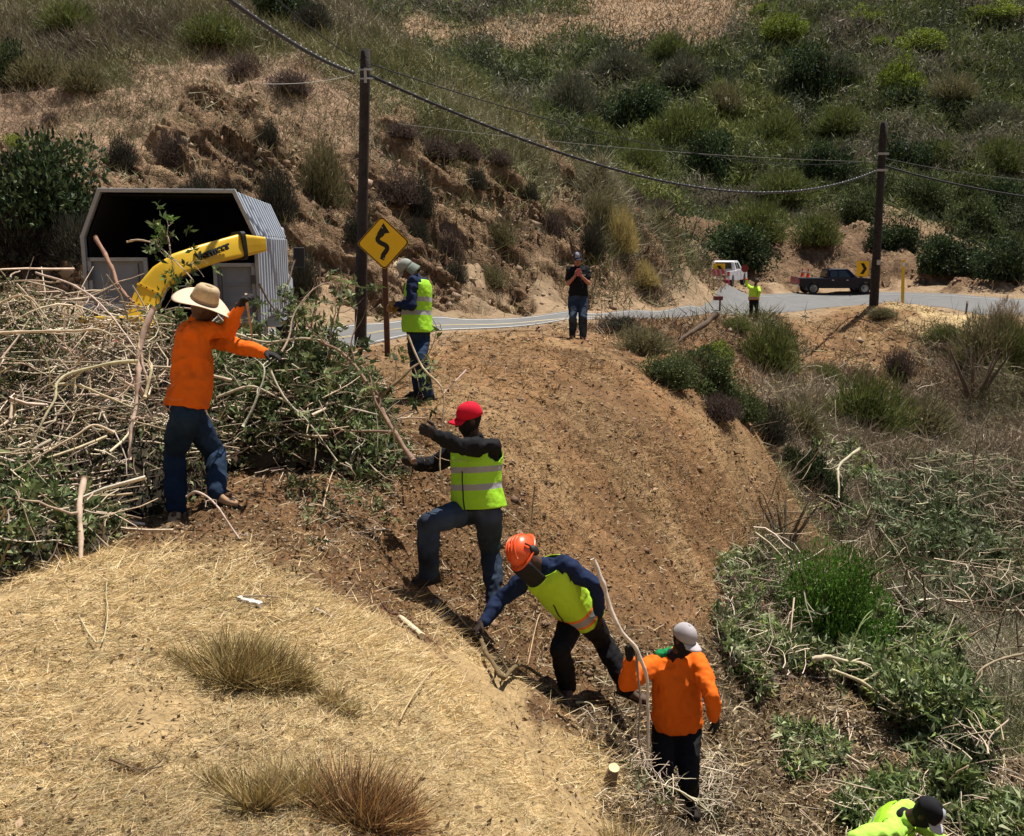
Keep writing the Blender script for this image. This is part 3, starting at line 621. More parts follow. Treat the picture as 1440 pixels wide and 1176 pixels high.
    o=mesh_('gully_brush',t,STRAWM); tag(o,'tangled grey-brown brush filling the gully','brush',kind='stuff')
def tuft(u,v,w,h,cols,label,n=1500,group=None):
    n=int(n*1.7)
    p=G(u,v); d=proj(p)[2]; rx=w/F*d/2; L=h/F*d
    nc=max(3,int(n/260)); ca=rng.random(nc)*6.283; cr=np.sqrt(rng.random(nc))*.75; cxy=np.stack([np.cos(ca)*cr,np.sin(ca)*cr],1); cs=rng.uniform(.18,.42,nc); chh=rng.uniform(.45,1.15,nc); lean=rng.normal(size=(nc,3))*.35
    k=rng.integers(0,nc,n); a=rng.random(n)*6.283; r=np.sqrt(rng.random(n)); q=cxy[k]+np.stack([np.cos(a)*r,np.sin(a)*r],1)*cs[k][:,None]; b=np.stack([q[:,0]*rx,q[:,1]*rx*.7,0*a],1)
    dr=unit(np.stack([np.cos(a)*r*.9,np.sin(a)*r*.9,np.ones(n)],1)+lean[k]+rng.normal(size=(n,3))*.62); L=L*chh[k]*1.2
    b[:,2]=Tg(b[:,0]+p[0],b[:,1]+p[1])-p[2]-.01
    c=cmix(n,*cols,var=.3); t=blades(b,dr,rng.uniform(.4,1.1,n)*L,rng.uniform(.004,.008,n),c,bend=.5,tipc=1.2)
    # stubble crown under the blades
    o=mesh_('grass_tuft',t,STRAWM); o.location=p; tag(o,label,'grass tuft',group)
def tufts():
    gg=((.34,.25,.10),(.45,.34,.14),(.22,.16,.06),(.52,.41,.2),(.15,.10,.04))
    rr=((.34,.19,.08),(.45,.28,.12),(.17,.09,.045),(.42,.29,.13),(.09,.05,.03))
    ss=((.5,.38,.19),(.6,.46,.25),(.40,.29,.12),(.3,.23,.09))
    g='grass tufts on the near bank'
    tuft(335,882,150,66,gg,'large olive grass tuft with dark base on the near bank',3400,g)
    tuft(408,905,60,40,gg,'olive grass tuft leaning right of the largest one',1000,g)
    tuft(515,1052,150,84,rr,'reddish brown dead grass tuft with a dark hollow at its middle',3600,g)
    tuft(462,1010,90,50,gg,'olive tuft at the upper left of the reddish dead tuft',1200,g)
    tuft(390,1112,140,66,ss,'pale straw tuft near the bottom edge left of the reddish one',2200,g)
    tuft(285,985,70,30,ss,'small pale tuft below the largest olive one',900,g)
    tuft(185,1030,60,18,rr,'tiny dark tuft alone at the left of the near bank',500,g)
    tuft(480,980,70,34,ss,'pale tuft just above the reddish dead tuft',900,g)
    tuft(700,1176,140,50,ss,'straw tuft cut by the bottom edge',1500,g)
    tuft(960,1172,170,46,((.3,.22,.13),(.42,.32,.19),(.2,.14,.08),(.5,.4,.25)),'brown dry grass in front of the legs of the grey-capped man',1500,g)
    tuft(900,1190,120,44,ss,'straw tuft at the bottom edge left of the grey-capped man',1000,g)
    tuft(240,860,60,22,ss,'short pale tuft left of the largest olive one',700,g)
straw(); litter(); scrub_mass(); shrubs(); tufts()
# =============== people ==================
def nrm(v): v=np.asarray(v,float); return v/(np.linalg.norm(v)+1e-9)
def frame(z,x):  # columns x,y,z with z given, x approx
    z=nrm(z); x=np.asarray(x,float); x=nrm(x-z*np.dot(x,z)); y=np.cross(z,x); return x,y,z
def loft(secs,k=16,sq=2.4,grow=0,caps=True,dome=0):
    """secs: list of (centre, xvec, yvec, hw, hd) -> closed surface"""
    a=np.arange(k)/k*2*math.pi; ca,sa=np.cos(a),np.sin(a); p=2/sq
    cx_=np.sign(ca)*np.abs(ca)**p; sy_=np.sign(sa)*np.abs(sa)**p
    V=[]
    for c,x,y,hw,hd in secs:
        V.append(np.array(c)+np.outer(cx_*(hw+grow),x)+np.outer(sy_*(hd+grow),y))
    n=len(secs); V=np.concatenate(V); f=[]
    for i in range(n-1):
        for j in range(k): j2=(j+1)%k; f.append([i*k+j,i*k+j2,(i+1)*k+j2,(i+1)*k+j])
    if caps: f+= [list(range(k))[::-1],list(range((n-1)*k,n*k))]
    return V,f
def limb(p0,r0,p1,r1,mid=None,k=14,grow=0,over=True):
    """tapered, slightly muscular limb with rounded ends"""
    p0=np.array(p0);p1=np.array(p1); z=nrm(p1-p0); x,y,z=frame(z,(.3,.9,.2) if abs(z[1])<.9 else (1,0,0)); L=np.linalg.norm(p1-p0); r0+=grow; r1+=grow; S=[]
    for a in (-80,-55,-25): S.append((p0+z*math.sin(math.radians(a))*r0,x,y,r0*math.cos(math.radians(a)),r0*math.cos(math.radians(a))))
    for t in (0,.2,.4,.6,.8,1):
        r=r0+(r1-r0)*t
        if mid is not None: r+=(mid+0)*math.sin(math.pi*min(1,t*1.15))
        S.append((p0+z*L*t,x,y,r,r))
    for a in (25,55,80): S.append((p1+z*math.sin(math.radians(a))*r1,x,y,r1*math.cos(math.radians(a)),r1*math.cos(math.radians(a))))
    return loft(S,k,2)
def ell(c,R,rad,k=14,n=9):
    x,y,z=R; S=[]
    for i in range(n):
        a=-math.pi/2*.97+math.pi*.97*i/(n-1); S.append((np.array(c)+z*math.sin(a)*rad[2],x,y,math.cos(a)*rad[0],math.cos(a)*rad[1]))
    return loft(S,k,2)
def remesh(parts,voxel,it=4,disp=None):
    V=[];Fc=[];n=0
    for v,f in parts: V.append(v); Fc+= [[i+n for i in q] for q in f]; n+=len(v)
    me=bpy.data.meshes.new('t'); me.from_pydata(np.concatenate(V).tolist(),[],Fc)
    o=link(bpy.data.objects.new('t',me)); m=o.modifiers.new('r','REMESH'); m.mode='VOXEL'; m.voxel_size=voxel; m.use_smooth_shade=True
    if it: s=o.modifiers.new('s','SMOOTH'); s.factor=.5; s.iterations=it
    dg=bpy.context.evaluated_depsgraph_get(); dg.update(); e=o.evaluated_get(dg); r=bpy.data.meshes.new_from_object(e)
    bpy.data.objects.remove(o)
    n=len(r.vertices); co=np.zeros(n*3,np.float32); r.vertices.foreach_get('co',co); co=co.reshape(-1,3).astype(float)
    if disp is not None:
        no=np.zeros(n*3,np.float32); r.vertices.foreach_get('normal',no); no=no.reshape(-1,3)
        co=co+no*disp(co)[:,None]; r.vertices.foreach_set('co',co.astype(np.float32).ravel()); r.update()
    r.polygons.foreach_set('use_smooth',np.ones(len(r.polygons),bool))
    return r,co
def mobj(name,me,m,par):
    me.name=name; me.materials.clear(); me.materials.append(m); o=link(bpy.data.objects.new(name,me)); o.parent=par; return o
def wrinkle(amp,sc,seed,axis=None):
    def f(co):
        q=co*sc
        if axis is not None:  # folds run across the limb
            q=q+np.outer(co@np.array(axis),axis)*sc*1.2
        w=fbm(q[:,0],q[:,1],q[:,2],3,seed); return amp*(1-np.abs(w)*2.2)+amp*.6*fbm(co[:,0]*5,co[:,1]*5,co[:,2]*5,2,seed+3)
    return f
def cloth(name,c,rough=.85,amp=.12,sc=9): return mat(name,c,rough=rough,spec=.15,nscale=sc,namp=amp,bump=.25,bscale=180,bdist=.002)
def denim():
    if 'denim' in MATS: return MATS['denim']
    m=mat('denim',(.045,.075,.14),rough=.85,spec=.15,nscale=5,namp=.55,bump=.3,bscale=220,bdist=.002); return m
def vestmat(name,base,t0,t1,w,edge=None,two=True):
    """hi-vis cloth: reflective bands at heights t (attribute) and optional coloured borders"""
    if name in MATS: return MATS[name]
    m,n,b=nt(name); L=n.links; at=n.nodes.new('ShaderNodeAttribute'); at.attribute_name='t'
    def band(c,wd):
        s=n.nodes.new('ShaderNodeMath'); s.operation='SUBTRACT'; L.new(at.outputs['Fac'],s.inputs[0]); s.inputs[1].default_value=c
        a=n.nodes.new('ShaderNodeMath'); a.operation='ABSOLUTE'; L.new(s.outputs[0],a.inputs[0])
        l=n.nodes.new('ShaderNodeMath'); l.operation='LESS_THAN'; L.new(a.outputs[0],l.inputs[0]); l.inputs[1].default_value=wd; return l
    col=None; cur=None
    rgb=n.nodes.new('ShaderNodeRGB'); rgb.outputs[0].default_value=(*base,1); cur=rgb.outputs[0]
    def mixin(fac,c):
        nonlocal cur
        x=n.nodes.new('ShaderNodeMix'); x.data_type='RGBA'; L.new(fac.outputs[0],x.inputs[0]); L.new(cur,x.inputs[6]); x.inputs[7].default_value=(*c,1); cur=x.outputs[2]
    for t in ([t0,t1] if two else [t0]):
        if edge: mixin(band(t,w*1.75),edge)
        mixin(band(t,w),(.34,.35,.35))
    L.new(cur,b.inputs['Base Color']); b.inputs['Roughness'].default_value=.6; b.inputs['Specular IOR Level'].default_value=.3
    tc=n.nodes.new('ShaderNodeTexCoord'); no=n.nodes.new('ShaderNodeTexNoise'); no.inputs['Scale'].default_value=14; no.inputs['Detail'].default_value=4; L.new(tc.outputs['Object'],no.inputs['Vector'])
    bu=n.nodes.new('ShaderNodeBump'); bu.inputs['Strength'].default_value=.6; bu.inputs['Distance'].default_value=.02; L.new(no.outputs['Fac'],bu.inputs['Height']); L.new(bu.outputs[0],b.inputs['Normal'])
    MATS[name]=m; return m
def ik(a,b,l1,l2,uv):
    a=np.array(a);b=np.array(b); v=b-a; L=np.linalg.norm(v); z=v/L; L=min(L,(l1+l2)*.999); c=(l1*l1-l2*l2+L*L)/(2*L); h=math.sqrt(max(l1*l1-c*c,1e-6))
    x,y,_=frame(z,(0,0,1) if abs(z[2])<.9 else (0,1,0)); best=None
    for k in range(72):
        an=k/72*6.2832; p=a+z*c+(x*math.cos(an)+y*math.sin(an))*h; u,vv,_d=proj(p); e=math.hypot(u-uv[0],vv-uv[1])
        if best is None or e<best[0]: best=(e,p)
    return best[1]
def hand_parts(w,d,n,curl,side,g=0,s=1.0):
    """w wrist, d hand direction, n palm normal (towards the palm side), side +-1 thumb side"""
    y,_,z=None,None,nrm(d); n=nrm(np.asarray(n)-z*np.dot(n,z)); x=np.cross(n,z)*side; w=np.array(w); P_=[]
    S=[]
    for t,hw,hd in ((-.02,.026,.021),(.0,.03,.021),(.03,.038,.019),(.065,.042,.017),(.088,.040,.014)):
        S.append((w+z*t*s,x,n,hw*s+g,hd*s+g))
    P_.append(loft(S,14,2.6))
    for i,(o,l) in enumerate(((.030,.068),(.010,.078),(-.011,.073),(-.031,.056))):
        b=w+z*.083*s+x*o*s; r=.0088*s+g; cur=b; ang=curl*.45+.06*i
        for q,(fr,rr) in enumerate(((.45,1),(.3,.93),(.25,.85))):
            dd=z*math.cos(ang)+n*math.sin(ang); nx=cur+dd*l*fr*s+x*(o*.12 if q==0 else 0); P_.append(limb(cur,r*rr,nx,r*rr*.92,k=8)); cur=nx; ang+=curl*.75
    b=w+z*.02*s+x*.034*s; a1=nrm(x*.75+z*.7+n*.35*(curl>.3)); m1=b+a1*.042*s; a2=nrm(x*.15+z*.8+n*(.35+curl*.5)); P_.append(limb(b,.0125*s+g,m1,.011*s+g,k=8)); P_.append(limb(m1,.011*s+g,m1+a2*.035*s,.009*s+g,k=8))
    return P_
def person(label,feet,hip,neck,head,face,sh,el,wr,kn,shirt,pants,skin=(.16,.085,.05),glove=None,boots=(.05,.035,.025),hat=None,vest=None,fat=1.0,hface=None,hands=None,hs=1.0,scale=1.0,dscale=(0,0),gaiter=None,toes=None,vo=.011,extra=None,footd=None,collar=None,shoulderface=None):
    """feet/kn/el/wr: ((u,v[,dd]) for image-left limb, image-right limb); hip/neck/head: (u,v,d)
    face: azimuth the chest looks (radians, 0 = away from camera, +x = right)"""
    s=scale; tag_=label
    hipP=P(*hip); nk=P(*neck); hd=P(*head); fz=np.array([math.sin(face),math.cos(face),0.]); hfz=fz if hface is None else nrm(hface)
    sfz=fz if shoulderface is None else np.array([math.sin(shoulderface),math.cos(shoulderface),0.])
    sp=nrm(nk-hipP); side=nrm(np.cross(fz,[0,0,1.])); sside=nrm(np.cross(sfz,sp))     # the person's right
    # side vector -> which body side shows on the image left?
    il=1 if side[0]<0 else -1; isl=1 if sside[0]<0 else -1
    if abs(side[0])<.25: il=1 if side[1]>0 else -1
    sgn={'L':il,'R':-il}; ssgn={'L':isl,'R':-isl}
    root=empty('person',tuple((G(*feet[0][:2]) if footd is None else (lambda q:np.array([q[0],q[1],T(q[0],q[1])]))(P(*feet[0][:2],footd[0])))),0); O=np.array(root.location); inv=-O
    TL=np.linalg.norm(nk-hipP)
    def sec(t,hw,hd_,off=0):
        c=hipP+(nk-hipP)*t; w=np.clip(t,0,1); sd=nrm(side*(1-w)+sside*w*(1 if np.dot(side,sside)>0 else 1)); x=nrm(sd-sp*np.dot(sd,sp)); y=np.cross(sp,x); 
        return (c+y*off*s,x,y,hw*s,hd_*s)
    # y points to the back or front? make it front
    ysgn=1 if np.dot(np.cross(sp,side),fz)>0 else -1
    f=fat
    prof=[(-.16,.10,.08,0),(-.08,.155,.11,0),(.02,.172*f**.5,.122*f**.5,0),(.18,.168*f,.122*f,.012*f),(.38,.158*f,.118*f,.018*f),(.58,.168*f**.6,.12*f**.6,.01),(.76,.184,.120,0),(.9,.182,.104,-.008),(.985,.145,.08,-.012),(1.03,.095,.066,-.004),(1.07,.062,.058,0)]
    def torso(g=0,lo=-9,hi=9,flare=0):
        S=[sec(t,a+(flare if t<.1 else 0),b+(flare if t<.1 else 0),o*ysgn) for t,a,b,o in prof if lo<=t<=hi]; return loft(S,22,2.5,grow=g)
    J={}
    for k,i in (('L',0),('R',1)):
        hj=hipP+side*.092*s*sgn[k]+np.array([0,0,-.03*s]); J['hip'+k]=hj
        if footd is None:
            a=G(*feet[i][:2])+np.array([0,0,.085*s])
        else: a=P(feet[i][0],feet[i][1],footd[i])
        J['ank'+k]=a; J['knee'+k]=ik(hj,a,.45*s,.43*s,kn[i])
        sj=nk+sside*.178*s*ssgn[k]-sp*.035*s; 
        if sh is not None and sh[i] is not None: sj=sj+np.array(sh[i])
        J['sh'+k]=sj; d0=proj(sj)[2]
        w=P(wr[i][0],wr[i][1],d0+(wr[i][2] if len(wr[i])>2 else 0)); 
        v=w-sj; L=np.linalg.norm(v); 
        if L>.575*s: w=sj+v/L*.575*s
        J['wr'+k]=w; J['el'+k]=ik(sj,w,.30*s,.275*s,el[i])
    # ---- body
    B=[torso(-.020)]
    hup=nrm(hd-nk); hz=nrm(hup+np.array([0,0,.0])); hx,hy,hz=frame(hz,np.cross(hfz,hup)); hf=np.cross(hz,hx); hf=hf if np.dot(hf,hfz)>0 else -hf
    B.append(limb(nk-sp*.03,.062*s,hd-hz*.06*s,.056*s))
    hp=[(-.118,.022,.026,.05),(-.105,.042,.046,.034),(-.075,.058,.072,.018),(-.03,.068,.086,.005),(.02,.074,.095,-.004),(.06,.074,.093,-.008),(.09,.062,.078,-.008),(.112,.036,.046,-.008),(.12,.01,.014,-.008)]
    B.append(loft([(hd+hz*t*s+hf*o*s,hx,hf,a*s,b*s) for t,a,b,o in hp],18,2.1))
    B.append(limb(hd+hf*.088*s+hz*.01*s,.010*s,hd+hf*.112*s-hz*.03*s,.015*s,k=8))      # nose
    B.append(limb(hd+hf*.082*s-hz*.066*s-hx*.018,.010*s,hd+hf*.082*s-hz*.066*s+hx*.018,.010*s,k=8)) # lips
    B.append(limb(hd+hf*.084*s+hz*.027*s-hx*.034,.010*s,hd+hf*.084*s+hz*.027*s+hx*.034,.010*s,k=8)) # brow
    for q in (-1,1): B.append(ell(hd+hx*q*.076*s-hz*.008*s-hf*.008*s,(hf,hx,hz),(.018*s,.010*s,.03*s)))
    dirs={}
    for k in 'LR':
        B.append(limb(J['sh'+k]-sside*ssgn[k]*.025*s,.042*s,J['el'+k],.040*s,mid=.003)); B.append(limb(J['el'+k],.040*s,J['wr'+k],.026*s,mid=.004))
        B.append(limb(J['hip'+k],.080*s,J['knee'+k],.052*s,mid=.004)); B.append(limb(J['knee'+k],.052*s,J['ank'+k],.030*s,mid=.010))
        fd=nrm(J['wr'+k]-J['el'+k]); h=(hands or {}).get(k,{}); 
        hdv=nrm(np.array(h['d'])) if 'd' in h else fd; pn=h.get('n',(0,0,-1)); 
        if abs(np.dot(hdv,nrm(pn)))>.9: pn=(fz)
        dirs[k]=(hdv,pn,h.get('curl',.8)); B+=hand_parts(J['wr'+k],hdv,pn,dirs[k][2],sgn[k]*-1,0,s)
        i=0 if k=='L' else 1; td=(np.array(toes[i],float) if toes else fz.copy()); td=nrm(td)
        an=J['ank'+k]; J['toe'+k]=an+td*.17*s+np.array([0,0,-.055*s]); 
    bparts=B
    for k in 'LR':
        td=nrm(J['toe'+k]-J['ank'+k]); B.append(limb(J['ank'+k]-np.array([0,0,.035])-td*.02*s,.026*s,J['toe'+k]-td*.05+np.array([0,0,.01]),.018*s,k=10))
    me,co=remesh([(v+inv,f_) for v,f_ in B],vo,3); body=mobj('body',me,mat('skin_%d'%int(skin[0]*1000),skin,rough=.55,spec=.35,nscale=12,namp=.1),root)
    for q in (-1,1):
        v,f_=ell(hd+hf*.089*s+hx*q*.03*s+hz*.004*s+inv,(hx,hf,hz),(.012,.008,.009)); mesh('eye',v,f_,mat('eye',(.05,.035,.03),rough=.2,spec=.5),par=root)
    if fat is not None:
        mv,mf=limb(hd+hf*.095*s-hz*.066*s-hx*.02+inv,.0045,hd+hf*.095*s-hz*.066*s+hx*.02+inv,.0045,k=6); mesh('mouth',mv,mf,mat('lips',(.12,.05,.04),rough=.5),par=root)
    # ---- clothes
    sm,short,tuck=shirt
    Sp=[torso(.014,lo=-.05 if not tuck else .0,hi=1.04,flare=.012 if not tuck else .0),limb(nk-sp*.05,.078*s,nk+nrm(hd-nk)*.035*s,.064*s)]
    for k in 'LR':
        Sp.append(limb(J['sh'+k]-sside*ssgn[k]*.012*s,.075*s,J['el'+k],.060*s,mid=.006)) if not short else Sp.append(limb(J['sh'+k]-sside*ssgn[k]*.012*s,.072*s,J['sh'+k]+(J['el'+k]-J['sh'+k])*.62,.062*s))
        if not short: Sp.append(limb(J['el'+k],.058*s,J['wr'+k]-nrm(J['wr'+k]-J['el'+k])*.02,.042*s,mid=.006))
    me,co=remesh([(v+inv,f_) for v,f_ in Sp],vo,3,wrinkle(.012,9,int(hip[0])%50)); mobj('shirt',me,sm,root)
    Pp=[torso(.006,hi=.16)]
    for k in 'LR':
        Pp.append(limb(J['hip'+k],.103*s*f**.4,J['knee'+k],.077*s,mid=.006)); low=J['ank'+k]-(J['knee'+k]-J['ank'+k])*.03
        Pp.append(limb(J['knee'+k],.077*s,low,.068*s,mid=.008))
    me,co=remesh([(v+inv,f_) for v,f_ in Pp],vo,3,wrinkle(.010,9,int(hip[0])%40+9)); mobj('trousers',me,pants,root)
    bm_=mat('boot_%d'%int(boots[0]*1000),boots,rough=.8,spec=.2,nscale=20,namp=.2); sole=mat('sole',(.03,.025,.02),rough=.9)
    for k in 'LR':
        an=J['ank'+k]; td=nrm((J['toe'+k]-an)*[1,1,.35]); sd=nrm(np.cross(td,[0,0,1])); up=np.cross(sd,td)
        fl=an-up*.085*s
        S=[(fl-td*.085*s+up*.03,sd,up,.020,.02),(fl-td*.078*s+up*.04,sd,up,.034,.040),(fl-td*.03*s+up*.05,sd,up,.040,.052),(fl+td*.05*s+up*.042,sd,up,.043,.044),(fl+td*.12*s+up*.03,sd,up,.048,.032),(fl+td*.175*s+up*.026,sd,up,.042,.026),(fl+td*.2*s+up*.022,sd,up,.022,.018)]
        prt=[loft(S,14,2.6),limb(an-up*.035,.046*s,an+up*.02,.046*s)]
        me,co=remesh([(v+inv,f_) for v,f_ in prt],.010,3); b=mobj('boot',me,bm_,root)
        S=[(c-up*(h_-.004)-np.dot(c-up*h_-fl,up)*up*.9,x,y,w_*1.04,.010) for c,x,y,w_,h_ in S]
        v,f_=loft(S,14,2.6); so_=mesh('sole',v+inv,f_,sole,par=b)
        if glove: 
            g_=mat('glove_%d'%int(glove[0]*1000),glove,rough=.8,nscale=20,namp=.2)
            w=J['wr'+k]; fd=nrm(w-J['el'+k]); prt=hand_parts(w,dirs[k][0],dirs[k][1],dirs[k][2],sgn[k]*-1,.0022,s)+[limb(w-fd*.05,.035*s,w+fd*.0,.034*s)]
            me,co=remesh([(v+inv,f_) for v,f_ in prt],.0065,1); mobj('glove',me,g_,root)
    if vest:
        vm,tlo,thi=vest[:3]; A=96; T_=np.linspace(tlo,thi,60); pt=np.array([p_[0] for p_ in prof]); V=[];tt=[];aa=[]
        for t in T_:
            hw,hd_,o=[np.interp(t,pt,[p_[i] for p_ in prof]) for i in (1,2,3)]; fl_=.012*(1-np.clip((t-tlo)/.3,0,1))
            v,_=loft([sec(t,hw,hd_,o*ysgn)],A,2.5,grow=.030+fl_,caps=False); V.append(v); tt+= [t]*A; aa+=list(np.arange(A)/A)
        V=np.concatenate(V)
        tt=np.array(tt); aa=np.array(aa); Fc=[]
        def skip(t,a):
            # a measured from the side vector; front at .25 (or .75)
            fr=.25 if ysgn>0 else .75; da=abs((a-fr+.5)%1-.5); ds=min(abs((a+.5)%1-.5),abs(a-.5))
            if t>.70 and ds<.085*min(1,(t-.70)/.1): return True
            if t>.93: return True if ds<.12 else False
            if len(vest)<4 and t>.72 and da<.036*(t-.72)/.2: return True
            return False
        for i in range(59):
            for j in range(A):
                j2=(j+1)%A
                if not skip(T_[i]+.001,(j+.5)/A): Fc.append([i*A+j,i*A+j2,(i+1)*A+j2,(i+1)*A+j])
        V=V+nrm_disp(V,A,.009)
        o=mesh('vest',V+inv,Fc,vm,par=root,attrs={'t':tt}); sd=o.modifiers.new('th','SOLIDIFY'); sd.thickness=.006; sd.offset=0
        
        # zip
        fr=.25 if ysgn>0 else .75; j=int(fr*A)%A; pts=[V[i*A+j]+fz*.004+inv for i in range(0,36)]
        v,f_=tube(pts,.006,6); mesh('zip',v,f_,mat('black_trim',(.02,.02,.02),rough=.6),par=o)
    if gaiter:
        S=[(hd+hz*t*s+hf*o*s,hx,hf,(a+.006)*s,(b+.006)*s) for t,a,b,o in hp[:5]]; S=[(nk-sp*.02,hx,hf,.074*s,.072*s),(nk+sp*.04,hx,hf,.066*s,.066*s)]+S[1:]
        me,co=remesh([(v+inv,f_) for v,f_ in [loft(S,18,2.1)]],.008,2); mobj('neck_gaiter',me,mat('gaiter_%d'%int(gaiter[0]*1000),gaiter,rough=.9,bump=.3),root)
    if hat: hat(root,hd+inv,hx,hf,hz,s)
    if extra: extra(root,inv,J,dict(hd=hd,hx=hx,hf=hf,hz=hz,nk=nk,sp=sp,fz=fz,sec=sec,hip=hipP,side=side,sside=sside,s=s))
    hj=len(label)
    tag(root,label,'person'); J['inv']=inv; return root,J
def nrm_disp(V,A,amp):
    c=V.reshape(-1,A,3); ctr=c.mean(1,keepdims=True); n=unit(c-ctr).reshape(-1,3); w=fbm(V[:,0]*9,V[:,1]*9,V[:,2]*7,3,77)
    return n*(amp*w)[:,None]
def hpt(hd,hx,hf,hz,s,x,y,z): return hd+hx*x*s+hf*y*s+hz*z*s
def cap_hat(col,brimc=None,flap=None,panel=None,back=None):
    def f(root,hd,hx,hf,hz,s):
        V=[];k=24;n=8
        c=hpt(hd,hx,hf,hz,s,0,-.008,.022)
        S=[]
        for i in range(n):
            a=math.pi/2*i/(n-1)*.985; S.append((c+hz*math.sin(a)*.112*s,hx,hf,.087*s*math.cos(a)**.8,.106*s*math.cos(a)**.8))
        v,fc=loft(S,k,2.1,caps=False); o=mesh('cap',v,fc,cloth('cap_%d_%d'%(int(col[0]*999),int(col[2]*999)),col),par=root); m=o.modifiers.new('t','SOLIDIFY'); m.thickness=.004
        # brim: curved visor
        V=[];F_=[]; na,nr_=15,5
        for i in range(na):
            a=-1.05+2.1*i/(na-1)
            for j in range(nr_):
                r=j/(nr_-1); x=math.sin(a)*(.084+.006*r); y=math.cos(a)*.10+r*(.078*math.cos(a*1.1)**.6 if abs(a)<1.4 else 0); z=.028-.010*r-.030*(x/.085)**2*(.4+.6*r)
                V.append(c+hx*x*s+hf*y*s+hz*(z-.022)*s)
        for i in range(na-1):
            for j in range(nr_-1): F_.append([i*nr_+j,(i+1)*nr_+j,(i+1)*nr_+j+1,i*nr_+j+1])
        b=mesh('cap_brim',np.array(V),F_,cloth('brim_%d_%d'%(int((brimc or col)[0]*999),int((brimc or col)[2]*999)),brimc or col),par=o); m=b.modifiers.new('t','SOLIDIFY'); m.thickness=.005
        v,fc=ell(c+hz*.112*s,(hx,hf,hz),(.008,.008,.004),8,5); mesh('cap_button',v,fc,o.data.materials[0],par=o)
        if panel:
            P_=[];F_=[]
            for i in range(9):
                a=-.62+1.24*i/8
                for j in range(7):
                    t=.10+j/6*.86; q=math.pi/2*t; rr=math.cos(q)**.8
                    P_.append(c+hx*math.sin(a)*.0885*rr*s+hf*math.cos(a)*.1085*rr*s+hz*(math.sin(q)*.114+.002)*s)
            for i in range(8):
                for j in range(6): F_.append([i*7+j,(i+1)*7+j,(i+1)*7+j+1,i*7+j+1])
            mesh('cap_panel',np.array(P_),F_,cloth('panel_%d'%int(panel[0]*999),panel),par=o)
        if flap:
            P_=[];F_=[]
            for i in range(15):
                a=math.pi-1.75+3.5*i/14
                for j in range(7):
                    t=j/6; P_.append(c+hx*math.sin(a)*(.088+.02*t)*s+hf*math.cos(a)*(.104+.03*t)*s-hz*(.005+t*.11)*s+hx*.004*math.sin(a*9)*t)
            for i in range(14):
                for j in range(6): F_.append([i*7+j,(i+1)*7+j,(i+1)*7+j+1,i*7+j+1])
            m_=mesh('neck_flap',np.array(P_),F_,cloth('flap_%d'%int(flap[0]*999),flap),par=o); q=m_.modifiers.new('t','SOLIDIFY'); q.thickness=.004
    return f
def straw_hat(root,hd,hx,hf,hz,s):
    m=mat('straw_weave',(.50,.37,.22),rough=.75,nscale=40,namp=.15,bump=.8,bscale=150,bdist=.004); c=hpt(hd,hx,hf,hz,s,0,-.005,.045)
    S=[(c,hx,hf,.088,.103),(c+hz*.03,hx,hf,.087,.102),(c+hz*.07,hx,hf,.080,.095),(c+hz*.105,hx,hf,.070,.086),(c+hz*.125,hx,hf,.055,.070),(c+hz*.130,hx,hf,.030,.045),(c+hz*.118,hx,hf,.006,.02)]
    v,f=loft(S,28,2.1,caps=False); o=mesh('straw_hat',v,f,m,par=root); q=o.modifiers.new('t','SOLIDIFY'); q.thickness=.004
    V=[];F_=[];na=44;nr_=9
    for i in range(na):
        a=i/na*6.2832
        for j in range(nr_):
            r=j/(nr_-1); R_=.0+r*.122; x=math.sin(a)*(.088+R_); y=math.cos(a)*(.103+R_); z=.004+.035*r*(math.sin(a)**2)*r-.040*r*(math.cos(a)**2)*r-.012*r
            V.append(c+hx*x+hf*y+hz*z)
    for i in range(na):
        i2=(i+1)%na
        for j in range(nr_-1): F_.append([i*nr_+j,i2*nr_+j,i2*nr_+j+1,i*nr_+j+1])
    b=mesh('hat_brim',np.array(V),F_,mat('straw_pale',(.66,.50,.36),rough=.75,nscale=40,namp=.12,bump=.6,bscale=150,bdist=.003),par=o); q=b.modifiers.new('t','SOLIDIFY'); q.thickness=.005
    v,f=loft([(c+hz*.006,hx,hf,.091,.106),(c+hz*.022,hx,hf,.0905,.1055)],28,2.1,caps=False); mesh('hat_band',v,f,mat('band',(.30,.20,.11),rough=.8),par=o)
